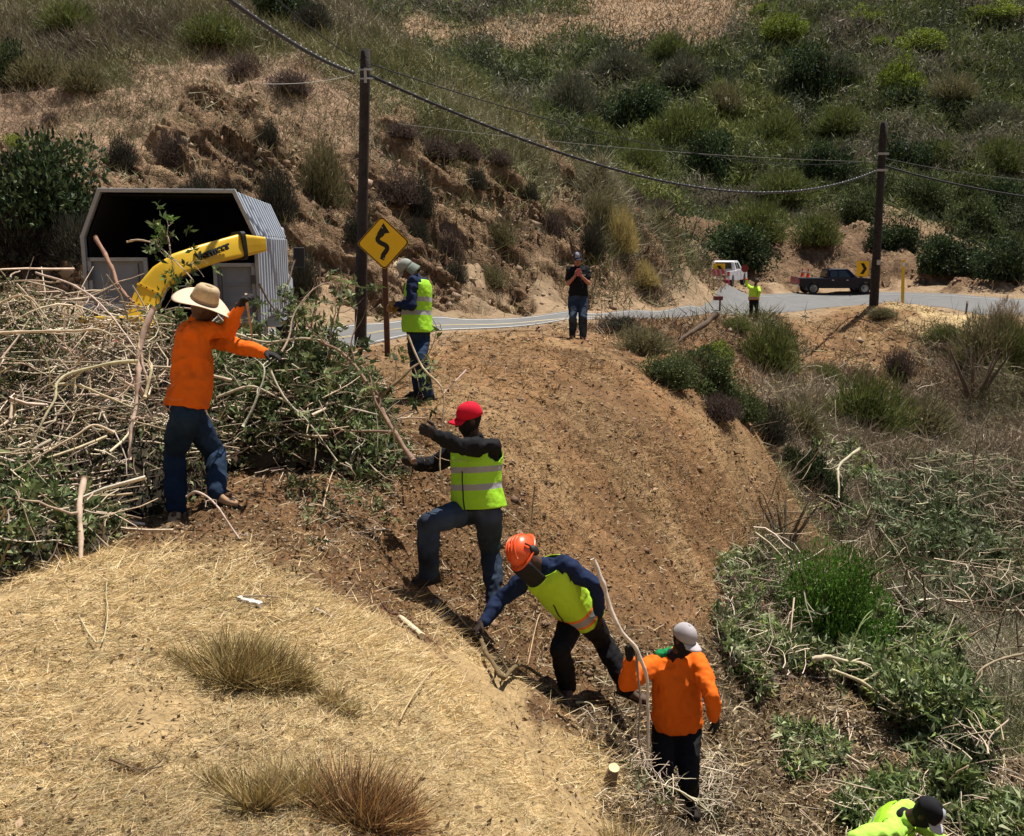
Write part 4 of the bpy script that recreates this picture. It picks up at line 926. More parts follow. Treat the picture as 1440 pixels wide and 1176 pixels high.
def helmet(root,hd,hx,hf,hz,s):
    m=mat('helmet_orange',(.80,.10,.02),rough=.35,spec=.5,nscale=6,namp=.12); c=hpt(hd,hx,hf,hz,s,0,-.005,.022); S=[]
    for i in range(10):
        a=math.pi/2*i/9*.985; S.append((c+hz*math.sin(a)*.135*s,hx,hf,.108*math.cos(a)**.75,.130*math.cos(a)**.75))
    v,f=loft(S,30,2.1,caps=False); o=mesh('helmet',v,f,m,par=root); q=o.modifiers.new('t','SOLIDIFY'); q.thickness=.005
    for x in (-.045,-.015,.015,.045):
        pts=[c+hx*x+hf*math.cos(a)*.130*.97+hz*(math.sin(a)*.134*(1-abs(x)*1.6)) for a in np.linspace(.55,2.6,12)]; v,f=tube(pts,.006,6); mesh('helmet_rib',v,f,m,par=o)
    S=[(c+hz*.0,hx,hf,.110,.132),(c-hz*.006,hx,hf,.124,.160),(c-hz*.012,hx,hf,.122,.158),(c-hz*.004,hx,hf,.108,.130)]; v,f=loft(S,30,2.1,caps=False); mesh('helmet_brim',v,f,m,par=o)
    bl=mat('black_trim',(.02,.02,.02),rough=.6)
    for q in (-1,1):
        v,f=ell(hd+hx*q*.105-hz*.0,(hf,hz,hx),(.038,.048,.026)); e=mesh('ear_muff',v,f,bl,par=root); v,f=tube([hd+hx*q*.112+hz*.03,hd+hx*q*.118+hz*.07,hd+hx*q*.105+hz*.1],.007,6); mesh('ear_muff_arm',v,f,bl,par=e)
    # hinged face screen hanging from the brim, with a bright lower edge
    V=[];F_=[];na=11
    for i in range(na):
        a=-.95+1.9*i/(na-1)
        for j in range(6):
            t=j/5; V.append(hd+hx*math.sin(a)*.125+hf*(math.cos(a)*.135+.025+t*.03)+hz*(.015-.19*t))
    for i in range(na-1):
        for j in range(5): F_.append([i*6+j,(i+1)*6+j,(i+1)*6+j+1,i*6+j+1])
    g=mesh('face_screen',np.array(V),F_,mat('mesh_black',(.012,.012,.012),rough=.7),par=o); q=g.modifiers.new('t','SOLIDIFY'); q.thickness=.004
    v,f=tube([V[i*6+5] for i in range(na)],.006,6); mesh('screen_edge',v,f,mat('lime_edge',(.45,.75,.05),rough=.5),par=g)
LIME=(.36,.72,.03); ORG=(.84,.155,.012)
def people():
    orange=cloth('orange_cloth',ORG,amp=.06); navy=cloth('navy_cloth',(.012,.022,.06)); black=cloth('black_cloth',(.010,.010,.012)); charcoal=cloth('charcoal_cloth',(.03,.03,.035))
    dkjean=mat('dark_denim',(.014,.030,.062),rough=.85,spec=.15,nscale=5,namp=.6,bump=.3,bscale=220,bdist=.002); den=mat('denim',(.032,.048,.078),rough=.85,spec=.15,nscale=4,namp=.75,bump=.3,bscale=220,bdist=.002)
    vg=vestmat('vest_lime',LIME,.36,.62,.045); vo_=vestmat('vest_lime_orange',(.50,.80,.04),.14,.5,.05,edge=(.9,.22,.03),two=False); vl=vestmat('vest_lime_plain',LIME,.5,.75,.03)
    # 1 straw hat man
    person('man in a straw hat and orange long-sleeved shirt reaching into the brush pile',
        [(306,705),(249,727)],(261,574,6.95),(275,460,6.95),(285,432,6.9),face=math.radians(72),sh=(None,None),el=[(338,492),(314,470)],wr=[(378,498,-.05),(338,430,.1)],kn=[(302,640),(246,650)],
        shirt=(orange,False,False),pants=dkjean,glove=(.012,.011,.012),boots=(.42,.27,.16),hat=straw_hat,fat=1.16,hface=(.75,.35,-.25),hands={'R':dict(curl=.9,n=(.5,0,-.5)),'L':dict(curl=.55,n=(0,0,-1))},toes=[(1,-.45,0),(.15,-1,0)],skin=(.10,.045,.03))
    # 2 red cap
    person('man in a red cap, lime striped vest and black shirt with one knee raised',
        [(603,806),(697,846)],(674,716,7.12),(668,624,7.12),(660,589,7.05),face=math.radians(218),sh=(None,None),el=[(604,657),(646,627)],wr=[(583,653,-.05),(611,611,-.36)],kn=[(608,722),(690,778)],
        shirt=(black,False,True),pants=den,glove=(.02,.015,.013),boots=(.03,.022,.018),hat=cap_hat((.62,.012,.035)),vest=(vg,.03,1.0,0),fat=1.05,hface=(-.95,-.25,-.08),gaiter=(.010,.010,.012),scale=.99,footd=(7.0,7.2),hands={'L':dict(curl=1.0,n=(0,0,1)),'R':dict(curl=1.0,n=(0,1,-.3))},toes=[(-1,-.4,0),(-.5,-1,0)],skin=(.05,.028,.02))
    # 3 helmet man
    person('worker in an orange helmet with ear muffs bending down in a lime vest',
        [(798,962),(882,965)],(818,864,7.2),(765,799,6.92),(737,779,6.82),face=math.radians(232),sh=(None,None),el=[(697,850),(834,822)],wr=[(676,878,-.1),(843,862,.1)],kn=[(788,915),(856,915)],
        shirt=(navy,False,True),pants=black,glove=(.03,.018,.013),boots=(.10,.07,.05),hat=helmet,vest=(vo_,-.02,1.0,0),fat=1.0,hface=(.3,-.35,-.9),shoulderface=math.radians(200),hands={'L':dict(curl=.8,n=(0,-.6,-1)),'R':dict(curl=.5,n=(-1,0,0))},footd=(7.15,7.3),scale=.94,toes=[(-.1,-1,0),(1,-.6,0)],skin=(.09,.045,.03))
    # 4 orange shirt, grey cap
    def scarf(root,inv,J,a):
        c=a['nk']; v,f=limb(c-a['side']*.0+np.array([-.10,.03,.01]),.045,c+np.array([.03,.03,.03]),.05); me,co=remesh([(v+inv,f)],.009,2,wrinkle(.01,30,5)); mobj('green_scarf',me,cloth('green_cloth',(.01,.20,.06)),root)
    person('man in an orange long-sleeved shirt and grey cap gripping a long pale branch',
        [(938,1118),(968,1120)],(952,1022,7.0),(949,926,6.88),(962,899,6.8),face=math.radians(178),sh=(None,None),el=[(889,955),(1000,972)],wr=[(886,925,-.25),(1006,1012,-.1)],footd=(7.0,7.0),scale=.92,kn=[(932,1078),(970,1078)],
        shirt=(orange,False,False),pants=black,glove=(.012,.011,.012),boots=(.03,.02,.02),hat=cap_hat((.40,.37,.38),brimc=(.50,.46,.47)),fat=1.12,hface=(.55,-.6,-.35),gaiter=(.010,.010,.012),hands={'L':dict(d=(-.05,.1,1),curl=1.05,n=(.4,-1,0)),'R':dict(curl=.5,n=(-.6,.5,0))},toes=[(-.1,-1,0),(.2,-1,0)],skin=(.05,.028,.02),extra=scarf)
    # 5 lime man at the bottom edge
    lim=cloth('lime_cloth',(.42,.72,.10),amp=.08); 
    person('crouching worker in lime clothing and a black and white cap at the bottom edge',
        [(1230,1300),(1290,1310)],(1205,1216,7.5),(1270,1152,7.2),(1303,1143,7.05),face=math.radians(128),sh=(None,None),el=[(1207,1182),(1324,1185)],wr=[(1255,1215,-.2),(1320,1235,-.15)],kn=[(1250,1262),(1300,1262)],
        shirt=(lim,False,False),pants=charcoal,glove=(.03,.03,.03),boots=(.05,.04,.03),hat=cap_hat((.016,.016,.018),brimc=(.55,.55,.6),panel=(.62,.62,.68)),vest=(vl,-.02,1.0),fat=1.05,hface=(.75,-.6,-.5),gaiter=(.010,.010,.012),scale=1.06,footd=(7.7,7.6),skin=(.05,.028,.02))
    # 6 by the sign
    person('man in a grey flap cap, navy shirt and lime vest beside the winding-road sign',
        [(590,549),(601,553)],footd=(11.5,11.3),hip=(588,466,11.35),neck=(588,394,11.3),head=(572,379,11.25),face=math.radians(-72),sh=(None,None),el=[(578,432),(584,433)],wr=[(556,428,.1),(558,433,-.1)],kn=[(584,508),(592,508)],
        shirt=(navy,False,True),pants=dkjean,glove=(.30,.17,.06),boots=(.02,.018,.018),hat=cap_hat((.30,.31,.28),flap=(.20,.24,.20)),vest=(vg,-.02,1.0),fat=1.08,hface=(-.8,-.1,-.45),hands={'L':dict(curl=1.0,n=(0,1,0)),'R':dict(curl=1.0,n=(0,1,0))},toes=[(-1,-.1,0),(-1,-.35,0)],skin=(.12,.055,.04),vo=.013)
    # 7 phone man
    def phone(root,inv,J,a):
        c=(J['wrL']+J['wrR'])/2+np.array([0,-.09,.07]); mb=MB(); mb.box(c+inv,(.075,.010,.15),col=(.5,.1,.12)); o=mb.build('phone',colmat('plastic',rough=.4,spec=.4,namp=.02),root,bevel=.004)
        mb=MB(); mb.box(c+inv+np.array([0,.0065,0]),(.066,.002,.135),col=(.03,.03,.04)); mb.build('screen',MATS['plastic'],o)
        nk=a['nk']; v,f=a['sec'](.78,.1,.1)[0],0
        mb=MB(); p=nk-a['sp']*.14+a['fz']*.135+a['side']*(-.09)+inv; mb.box(p,(.10,.004,.02),col=(.6,.6,.65)); mb.build('shirt_badge',MATS['plastic'],root)
    person('man in a black t-shirt, cap and jeans holding up a phone on the mound',
        [(805,474),(820,474)],(813,417,18.9),(813,377,18.9),(812,364,18.82),face=math.radians(180),sh=(None,None),el=[(799,401),(829,401)],scale=1.03,wr=[(809,388,-.28),(817,388,-.28)],kn=[(806,448),(819,448)],
        shirt=(black,True,False),pants=den,boots=(.30,.16,.11),hat=cap_hat((.03,.03,.06),panel=(.3,.3,.36)),fat=1.02,hface=(0,-1,-.12),hands={'L':dict(d=(.1,0,1),curl=.7,n=(1,0,0)),'R':dict(d=(-.1,0,1),curl=.7,n=(-1,0,0))},toes=[(-.3,-1,0),(.5,-1,0)],skin=(.40,.17,.12),extra=phone,vo=.014)
    # 8 far hi-vis worker
    limo=vestmat('vest_far',(.55,.85,.05),.1,.5,.07,edge=(.95,.25,.03),two=False)
    person('distant worker in hi-vis jacket raising an orange-gloved hand at the bend',
        [(1056,444),(1064,446)],(1060,422,40),(1061,404,40),(1064,396,39.95),face=math.radians(20),sh=(None,None),el=[(1052,405),(1068,411)],wr=[(1050,394,0),(1066,419,-.1)],kn=[(1056,434),(1064,434)],
        shirt=(cloth('hivis_cloth',(.50,.80,.05)),False,False),pants=black,glove=(.85,.16,.03),boots=(.02,.02,.02),hat=cap_hat((.10,.09,.09)),vest=(limo,-.02,1.0),fat=1.2,hface=(.1,.9,-.1),vo=.02,skin=(.10,.05,.04))
    # 9 person behind the white pickup
    person('person in dark red clothing and tan hat standing behind the white pickup',
        [(1019,424),(1024,424)],(1021,407,52),(1021,394,52),(1018,389,52),face=math.radians(-30),sh=(None,None),el=[(1015,402),(1026,402)],wr=[(1014,408,0),(1025,409,0)],kn=[(1019,416),(1024,416)],
        shirt=(cloth('maroon_cloth',(.16,.015,.03)),False,False),pants=cloth('brown_cloth',(.05,.03,.025)),boots=(.02,.02,.02),hat=cap_hat((.25,.2,.09)),fat=1.3,hface=(-.4,.9,0),vo=.025,footd=(52,52))
people()
# =============== vehicles, signs, poles ==================
def fr_at(p,yaw):
    """frame: right, forward(away), up at point p"""
    return np.array([math.cos(yaw),math.sin(yaw),0]),np.array([-math.sin(yaw),math.cos(yaw),0]),np.array([0,0,1.]),np.array(p)
def rot(yaw): return np.array([[math.cos(yaw),-math.sin(yaw),0],[math.sin(yaw),math.cos(yaw),0],[0,0,1]])
def wheel(par,c,axis,r,w,name='wheel'):
    """tyre and rim; c in parent space, axis unit"""
    x,y,z=frame(axis,(0,0,1)); S=[]
    for t,rr in ((-.5,.62),(-.5,.9),(-.38,1),(.38,1),(.5,.9),(.5,.62)): S.append((np.array(c)+z*w*t,x,y,r*rr,r*rr))
    v,f=loft(S,28,2,caps=True); o=mesh(name,v,f,mat('tyre',(.02,.02,.02),rough=.85),par=par)
    for m_ in (o,): 
        for p_ in m_.data.polygons: p_.use_smooth=False
    for sg in (-1,1):
        S=[(np.array(c)+z*w*.5*sg,x,y,r*.62,r*.62),(np.array(c)+z*w*.52*sg,x,y,r*.6,r*.6),(np.array(c)+z*w*.44*sg,x,y,r*.45,r*.45),(np.array(c)+z*w*.5*sg,x,y,r*.16,r*.16)]
        v,f=loft(S,20,2); mesh('rim',v,f,mat('rim',(.45,.45,.46),rough=.35,metal=.8),par=o,smooth=False)
    return o
def text(s_,size,par,M,m,name='lettering',depth=.004,bold=.0,xs=1):
    c=bpy.data.curves.new('t','FONT'); c.body=s_; c.size=size; c.extrude=depth; c.align_x='CENTER'; c.align_y='CENTER'; c.offset=bold
    o=link(bpy.data.objects.new('t',c)); dg=bpy.context.evaluated_depsgraph_get(); dg.update(); me=bpy.data.meshes.new_from_object(o.evaluated_get(dg)); bpy.data.objects.remove(o)
    me.name=name; me.materials.clear(); me.materials.append(m); o=link(bpy.data.objects.new(name,me)); o.parent=par; o.matrix_local=M; o.scale=(xs,1,1); return o
def chip_truck():
    WHT=mat('truck_grey_white',(.44,.49,.56),rough=.42,nscale=3,namp=.12,spec=.4); DRK=mat('box_inside_shade',(.018,.018,.02),rough=.9); FRM=mat('frame_grey',(.36,.385,.42),rough=.5,nscale=5,namp=.15)
    yaw=.14; base=P(250,478,13.3); zt=lambda v: -(v-345)/F*13.3
    gz=T(base[0],base[1]); root=empty('chip_truck',(base[0],base[1],gz),yaw); o0=gz
    hw=1.17; zb=zt(452)-o0; zs=zt(334)-o0; ztop=zt(272)-o0; ht=.90; Lb=4.2
    # shell: octagonal-topped box, walls with real thickness, open at the rear
    prof=[(-hw,zb),(-hw,zs),(-ht,ztop),(ht,ztop),(hw,zs),(hw,zb)]
    X,Y,Z=np.array([1,0,0.]),np.array([0,1,0.]),np.array([0,0,1.])
    th=.05; pin=[(-hw+th,zb+th),(-hw+th,zs-.01),(-ht+.03,ztop-th),(ht-.03,ztop-th),(hw-th,zs-.01),(hw-th,zb+th)]
    def shell(pr,y0,y1,m,name,par):
        V=[(a,y,b) for y in (y0,y1) for a,b in pr]; n=len(pr); f=[[i,(i+1)%n,(i+1)%n+n,i+n] for i in range(n)]; return V,f,n
    V,f,n=shell(prof,0,Lb,None,None,None); f.append(list(range(n,2*n)));
    body=mesh('box_shell',V,f,WHT,par=root,smooth=False)
    V2,f2,n=shell(pin,.03,Lb-.05,None,None,None); f2.append(list(range(n,2*n))); mesh('box_shaded_walls',V2,[q[::-1] for q in f2],DRK,par=root,smooth=False)  # inner walls coloured near-black: the shade inside the box is painted in
    # ribs down both flanks and over the sloping shoulders
    mb=MB()
    for i in range(12):
        y=.18+i*.35
        for sx in (-1,1):
            mb.box((sx*(hw+.018),y,(zb+zs)/2),(.036,.12,zs-zb-.02),col=(.5,.5,.5))
            a=np.array([sx*hw,y,zs]); b=np.array([sx*ht,y,ztop]); d=nrm(b-a); nn=np.array([sx*d[2],0,-sx*d[0]]) if sx>0 else np.array([-abs(d[2]),0,-d[0]*sx]); nn=nrm([sx*abs(d[2]),0,abs(d[0])])
            R=np.stack([d,[0,1,0],nn],1); mb.box((a+b)/2+nn*.016,(np.linalg.norm(b-a)-.03,.12,.032),R=R,col=(.5,.5,.5))
    each(mb,'box_rib',WHT,body,bevel=.008)
    mb=MB(); w=.055
    def bar(a,b,t=w,y=-.02,dp=.10):
        a=np.array([a[0],y,a[1]]);b=np.array([b[0],y,b[1]]); d=nrm(b-a); R=np.stack([d,[0,1,0],np.cross(d,[0,1,0])],1); mb.box((a+b)/2,(np.linalg.norm(b-a)+t*.9,dp,t),R=R,col=(.5,.5,.5))
    for i in range(5): bar(prof[i],prof[i+1],y=-.02-.003*i)
    bar(prof[5],prof[0],y=-.04); each(mb,'rear_frame_bar',FRM,body,bevel=.008)
    # half-height tailgate leaves, one each side of the chute
    for sx in (-1,1):
        x0,x1=(-hw+.06,-.36) if sx<0 else (.58,hw-.06); t_=zt(364 if sx<0 else 372)-o0
        g=MB(); g.box(((x0+x1)/2,.02,(zb+t_)/2),(x1-x0,.03,t_-zb),col=(.5,.5,.5)); g=g.build('tailgate',mat('tailgate_grey',(.24,.275,.34),rough=.5,nscale=2.5,namp=.2),root)
        mb=MB()
        for a,b in (((x0,zb),(x0,t_)),((x1,zb),(x1,t_)),((x0,t_),(x1,t_)),((x0,zb+.06),(x1,zb+.06))): bar(a,b,.05,-.025,.05)
        each(mb,'tailgate_frame_bar',FRM,g)
        for z_ in (.25,.75):
            mb=MB(); mb.box((x0 if sx<0 else x1,-.075,zb+(t_-zb)*z_),(.07,.03,.12),col=(.1,.1,.1)); mb.build('hinge',mat('hinge_dark',(.08,.08,.085),rough=.5),g,bevel=.008)
        mb=MB(); mb.tube([((x1 if sx<0 else x0)+(-.09*sx*-1 if sx<0 else .09),-.07,zb+.15),((x1 if sx<0 else x0)+(-.09 if sx<0 else .09),-.07,t_-.05)],.012,6,col=(.1,.1,.1)); mb.build('latch_bar',MATS['hinge_dark'],g)
        mb=MB(); 
        for z_ in (.33,.66): mb.box(((x0+x1)/2,-.004,zb+(t_-zb)*z_),(x1-x0-.06,.02,.02),col=(.3,.3,.3))
        each(mb,'panel_rib',MATS['tailgate_grey'],g)
    # chassis, cab and wheels, mostly behind the brush
    mb=MB(); mb.box((0,2.6,zb-.14),(.8,6.2,.2),col=(.03,.03,.03)); mb.box((0,-.02,zb-.2),(2.2,.12,.16),col=(.03,.03,.03)); mb.build('chassis',mat('chassis_black',(.03,.03,.03),rough=.6),root)
    cb=MB(); pr=[(4.35,.45),(4.35,2.25),(4.55,2.35),(5.6,2.35),(6.1,1.45),(7.0,1.3),(7.1,.5)]; cb.prism([(a,b) for a,b in pr],-1.02,1.02,((0,1,0),(0,0,1),(1,0,0),(0,0,0)),col=(.6,.6,.6)); c=cb.build('cab',WHT,root,bevel=.05)
    mb=MB(); 
    for sx in (-1,1): mb.box((sx*1.03,5.15,1.85),(.02,.85,.55),col=(.02,.02,.03))
    each(mb,'cab_window',mat('dark_glass',(.02,.025,.03),rough=.08,spec=.6),c)
    for sx in (-1,1):
        for y in (1.3,5.9): wheel(root,(sx*.92,y,.48),(1,0,0),.48,.3)
        mb=MB(); mb.box((sx*1.28,5.75,1.75),(.22,.10,.4),col=(.03,.03,.03)); mb.build('door_mirror',MATS['chassis_black'],c,bevel=.02)
        mb=MB(); mb.box((sx*1.1,-.04,zb-.2),(.16,.04,.1),col=(.4,.02,.02)); mb.build('tail_light',mat('tail_red',(.45,.02,.02),rough=.3),root,bevel=.01)
    tag(root,'grey-white chip truck with tall open-backed ribbed box parked behind the brush pile','truck')
    return root
def chipper():
    YEL=mat('machine_yellow',(.80,.50,.02),rough=.4,spec=.5,nscale=4,namp=.12); BLK=mat('machine_black',(.02,.02,.02),rough=.6)
    b=P(180,500,10.6); gz=T(b[0],b[1]); root=empty('wood_chipper',(b[0],b[1],gz)); O=np.array([b[0],b[1],gz])
    pts=[P(u,v,d)-O for u,v,d in ((196,470,11.3),(203,434,11.4),(212,410,11.45),(228,389,11.5),(250,373,11.6),(276,363,11.8),(305,354,12.1),(334,347,12.4),(336,346.6,12.42))]
    W_=[.19,.18,.17,.16,.155,.15,.15,.165,.165]; S=[]
    pts=np.array(pts); tg=np.gradient(pts,axis=0)
    for p,t,w in zip(pts,tg,W_):
        t=nrm(t); x=nrm(np.cross(t,[.12,-1,.0])); y=np.cross(t,x); S.append((p,x,y,w*.93,w*.62))
    v,f=loft(S,20,5.5,caps=True); ch=mesh('discharge_chute',v,f,YEL,par=root)
    m=ch.modifiers.new('e','EDGE_SPLIT'); m.split_angle=math.radians(40)
    for i in (1,2):   # flange seams with bolts round the chute
        p,x_,y_,w1,w2=S[i]; t=nrm(tg[i]); v,f=loft([(p-t*.012,x_,y_,w1+.012,w2+.012),(p+t*.012,x_,y_,w1+.012,w2+.012)],20,5.5); q_=mesh('flange',v,f,YEL,par=ch,smooth=False)
        for k_ in (-.7,-.25,.25,.7):
            for sd in (-1,1):
                c_=p+x_*w1*k_+y_*sd*(w2+.014); v,f=loft([(c_-y_*.008,x_,t,.010,.010),(c_+y_*.008,x_,t,.010,.010)],6,2); mesh('bolt',v,f,BLK,par=q_,smooth=False)
    a_=pts[4]-np.array([0,0,.17])+[0,-.02,0]; b_=pts[6]-np.array([0,0,.12])+[0,-.05,0]; v,f=tube([a_,(a_+b_)/2,b_],.022,8); mesh('hydraulic_ram',v,f,BLK,par=ch)
    v,f=tube([pts[1]+[.2,-.1,0],pts[2]+[.26,-.1,.05],pts[3]+[.3,-.05,-.12],pts[4]+[.12,-.05,-.2]],.012,6); mesh('hose',v,f,BLK,par=ch)
    # dark collar then a hinged deflector mouth
    e=P(336,346,12.42)-O; e2=P(368,344,12.7)-O; t=nrm(e2-e); x=nrm(np.cross(t,[.12,-1,0])); y=np.cross(t,x)
    v,f=loft([(e-t*.02,x,y,.19,.13),(e+t*.04,x,y,.19,.13)],20,6); mesh('chute_collar',v,f,BLK,par=ch,smooth=False)
    v,f=loft([(e+t*.04,x,y,.15,.105),(e2,x,y,.10,.105)],20,6); mesh('deflector',v,f,YEL,par=ch,smooth=False)
    # lettering along the straight run
    a=P(279,364,11.62)-O; c=P(322,347,12.0)-O; mid=P(296.5,361.5,11.9)-O; d=nrm(c-a); n=nrm(np.array([.12,-1,.0])-d*np.dot([.12,-1,.0],d)); up=np.cross(n,d)
    if up[2]<0: up=-up
    S1=S[6]; i=5; base=(pts[5]*.45+pts[6]*.55)+n*(.62*.150+.035)
    M=Matrix(((d[0],up[0],n[0],base[0]),(d[1],up[1],n[1],base[1]),(d[2],up[2],n[2],base[2]),(0,0,0,1)))
    text('Vermeer',.15,ch,M,BLK,bold=.004,depth=.02)
    # engine cover and feed table behind the pile
    mb=MB(); k=P(165,472,10.9)-O; mb.box((k[0],k[1]+.3,k[2]+.0),(1.0,1.0,.26),col=(.5,.5,.5)); mb.build('engine_cover',YEL,root,bevel=.04)
    k=P(140,455,10.7)-O; mb=MB(); mb.box((k[0],k[1],k[2]+.02),(.95,.08,.12),col=(.5,.5,.5)); mb.build('feed_table_rail',YEL,root,bevel=.02)
    k=P(150,440,10.9)-O; mb=MB(); mb.tube([k+[-.25,0,0],k+[.2,.05,.0]],.10,12); mb.tube([k+[-.1,0,-.2],k+[-.1,0,.12]],.03,8); mb.build('engine',mat('engine_dark',(.05,.05,.055),rough=.5),root)
    k=P(150,482,10.6)-O; mb=MB(); mb.box(k,(1.3,.05,.05),col=(.5,.5,.5)); mb.build('safety_bar',mat('bar_red',(.5,.03,.04),rough=.5),root,bevel=.01)
    for sx in (-1,1): wheel(root,(sx*.75+.1,.9,.35),(1,0,0),.35,.22)
    mb=MB(); mb.box((.1,.9,.45),(1.3,2.2,.14),col=(.5,.5,.5)); mb.build('chassis',BLK,root)
    tag(root,'yellow wood chipper with its curved chute aimed into the truck box','chipper')
def pole(u,v,d,top,r0,r1,label,hw=()):
    p=G(u,v) if d is None else P(u,v,d); p[2]=T(p[0],p[1]); dd=proj(p)[2]
    # top point chosen at the same ground distance
    t=P(top[0],top[1],1.0); t=t*(p[1]/t[1]); h=t[2]-p[2]; root=empty('utility_pole',tuple(p)); n=14
    t[1]=p[1]+.0; k=(proj(np.array([t[0],t[1],t[2]])))
    pts=[]; ang=np.arange(12)
    V=[];f=[]
    for i in range(n):
        q=i/(n-1); c=(t-p)*q+np.array([0,0,-.4*(1-q)]); r=r0+(r1-r0)*q
        for j in range(12):
            a=j/12*6.283; rr=r*(1+.05*math.sin(j*5.1+q*9)+.03*math.sin(q*37+j)); V.append(c+np.array([math.cos(a)*rr,math.sin(a)*rr,0]))
    for i in range(n-1):
        for j in range(12): f.append([i*12+j,i*12+(j+1)%12,(i+1)*12+(j+1)%12,(i+1)*12+j])
    f+= [list(range((n-1)*12,n*12))]
    wood=mat('pole_wood',(.034,.028,.025),rough=.9,nscale=7,namp=.45,bump=.8,bscale=50,bdist=.02)
    mesh('shaft',V,f,wood,par=root)
    return root,p,t
def catenary(a,b,sag,n=40): 
    s=np.linspace(0,1,n); return np.array([a+(b-a)*q-np.array([0,0,sag*4*q*(1-q)]) for q in s])
def cable(name,pts,r,c,label,lash=0,k=6):
    mb=MB(); mb.tube(pts,r,k,col=c); o=mb.build(name,colmat('cable_'+name,rough=.6,namp=.05),smooth=True)
    if lash:   # helical lashing wire: pale turns around the strand
        L=np.cumsum(np.r_[0,np.linalg.norm(np.diff(pts,axis=0),axis=1)]); m=MB(); s=lash
        q=np.arange(0,L[-1],s/8); P_=np.stack([np.interp(q,L,pts[:,i]) for i in range(3)],1); a=q/s*6.283; P_[:,2]+=np.cos(a)*r*1.15; P_[:,1]+=np.sin(a)*r*1.15
        m.tube(P_,r*.28,3,col=(.55,.55,.55),cap=False); m.build('lashing_wire',colmat('lash',rough=.4,namp=.02),o)
    tag(o,label,'cable','overhead wires'); return o
def poles():
    r1,p1,t1=pole(505,488,17.3,(514,70),.115,.085,'')
    tag(r1,'dark wooden utility pole standing just left of the winding-road sign','utility pole','utility poles by the road')
    r2,p2,t2=pole(1229,428,42,(1243,172),.20,.15,'')
    tag(r2,'distant wooden utility pole on the knoll in front of the dark pickup','utility pole','utility poles by the road')
    inv=-np.array(r1.location)
    st=mat('steel',(.35,.35,.36),rough=.4,metal=.8)
    mb=MB(); 
    for z in (-.35,-.5): mb.tube([t1+[-.11,-.09,z]-p1,t1+[.13,-.09,z]-p1],.016,6,col=(.3,.3,.3))
    mb.box(t1-p1+[0,-.09,-.45],(.05,.04,.25),col=(.3,.3,.3)); each(mb,'bracket',st,r1)
    mb=MB(); mb.box(p1*0+[-.02,-.118,1.2],(.10,.012,.05),col=(.45,.44,.4)); mb.box([-.02,-.118,.75],(.08,.012,.05),col=(.45,.44,.4)); each(mb,'pole_tag',colmat('plastic',rough=.5,namp=.05),r1)
    mb=MB(); 
    for z in (-1.35,-2.05): mb.box(t2-p2+[0,-.16,z],(.5,.1,.1),col=(.3,.3,.3))
    each(mb,'bracket',st,r2)
    mb=MB(); mb.box([0,-.2,1.9],(.16,.03,.22),col=(.45,.44,.42)); each(mb,'pole_tag',MATS['plastic'],r2)
    a=P(505,103,17.25); b=P(1237,238,41.8); n=(.02,.02,.022)
    cable('cable',catenary(a+[.1,0,0],b,1.55,60),.035,(.035,.035,.04),'thick lashed cable sagging from the tall near pole to the distant pole',.35,8)
    cable('cable',catenary(P(514,88,17.25),P(1238,224,41.8),.85,50),.012,n,'thin upper wire running from the near pole to the distant pole')
    cable('cable',catenary(P(560,174,34),P(1238,228,41.8),.25,40),.009,(.25,.24,.22),'thin pale wire crossing the cut below the upper wire to the distant pole')
    cable('cable',catenary(P(270,-40,9.6),a+[-.1,0,0],.12,40),.034,(.05,.05,.055),'thick lashed cable rising from the near pole to the top left edge',.3,8)
    cable('cable',catenary(P(380,-10,13),P(508,86,17.25),.08,20),.010,n,'thin black wire rising left from the top of the near pole')
    cable('cable',catenary(P(370,118,15.5),P(503,104,17.25),.06,20),.006,(.4,.39,.37),'faint pale wire meeting the near pole from the left')
    cable('cable',catenary(P(1240,232,41.8),P(1560,290,33),.25,30),.04,n,'thick black cable leaving the distant pole toward the right edge')
    cable('cable',catenary(P(1240,222,41.8),P(1560,262,36),.2,30),.015,(.1,.1,.1),'thin wire leaving the distant pole toward the right edge')
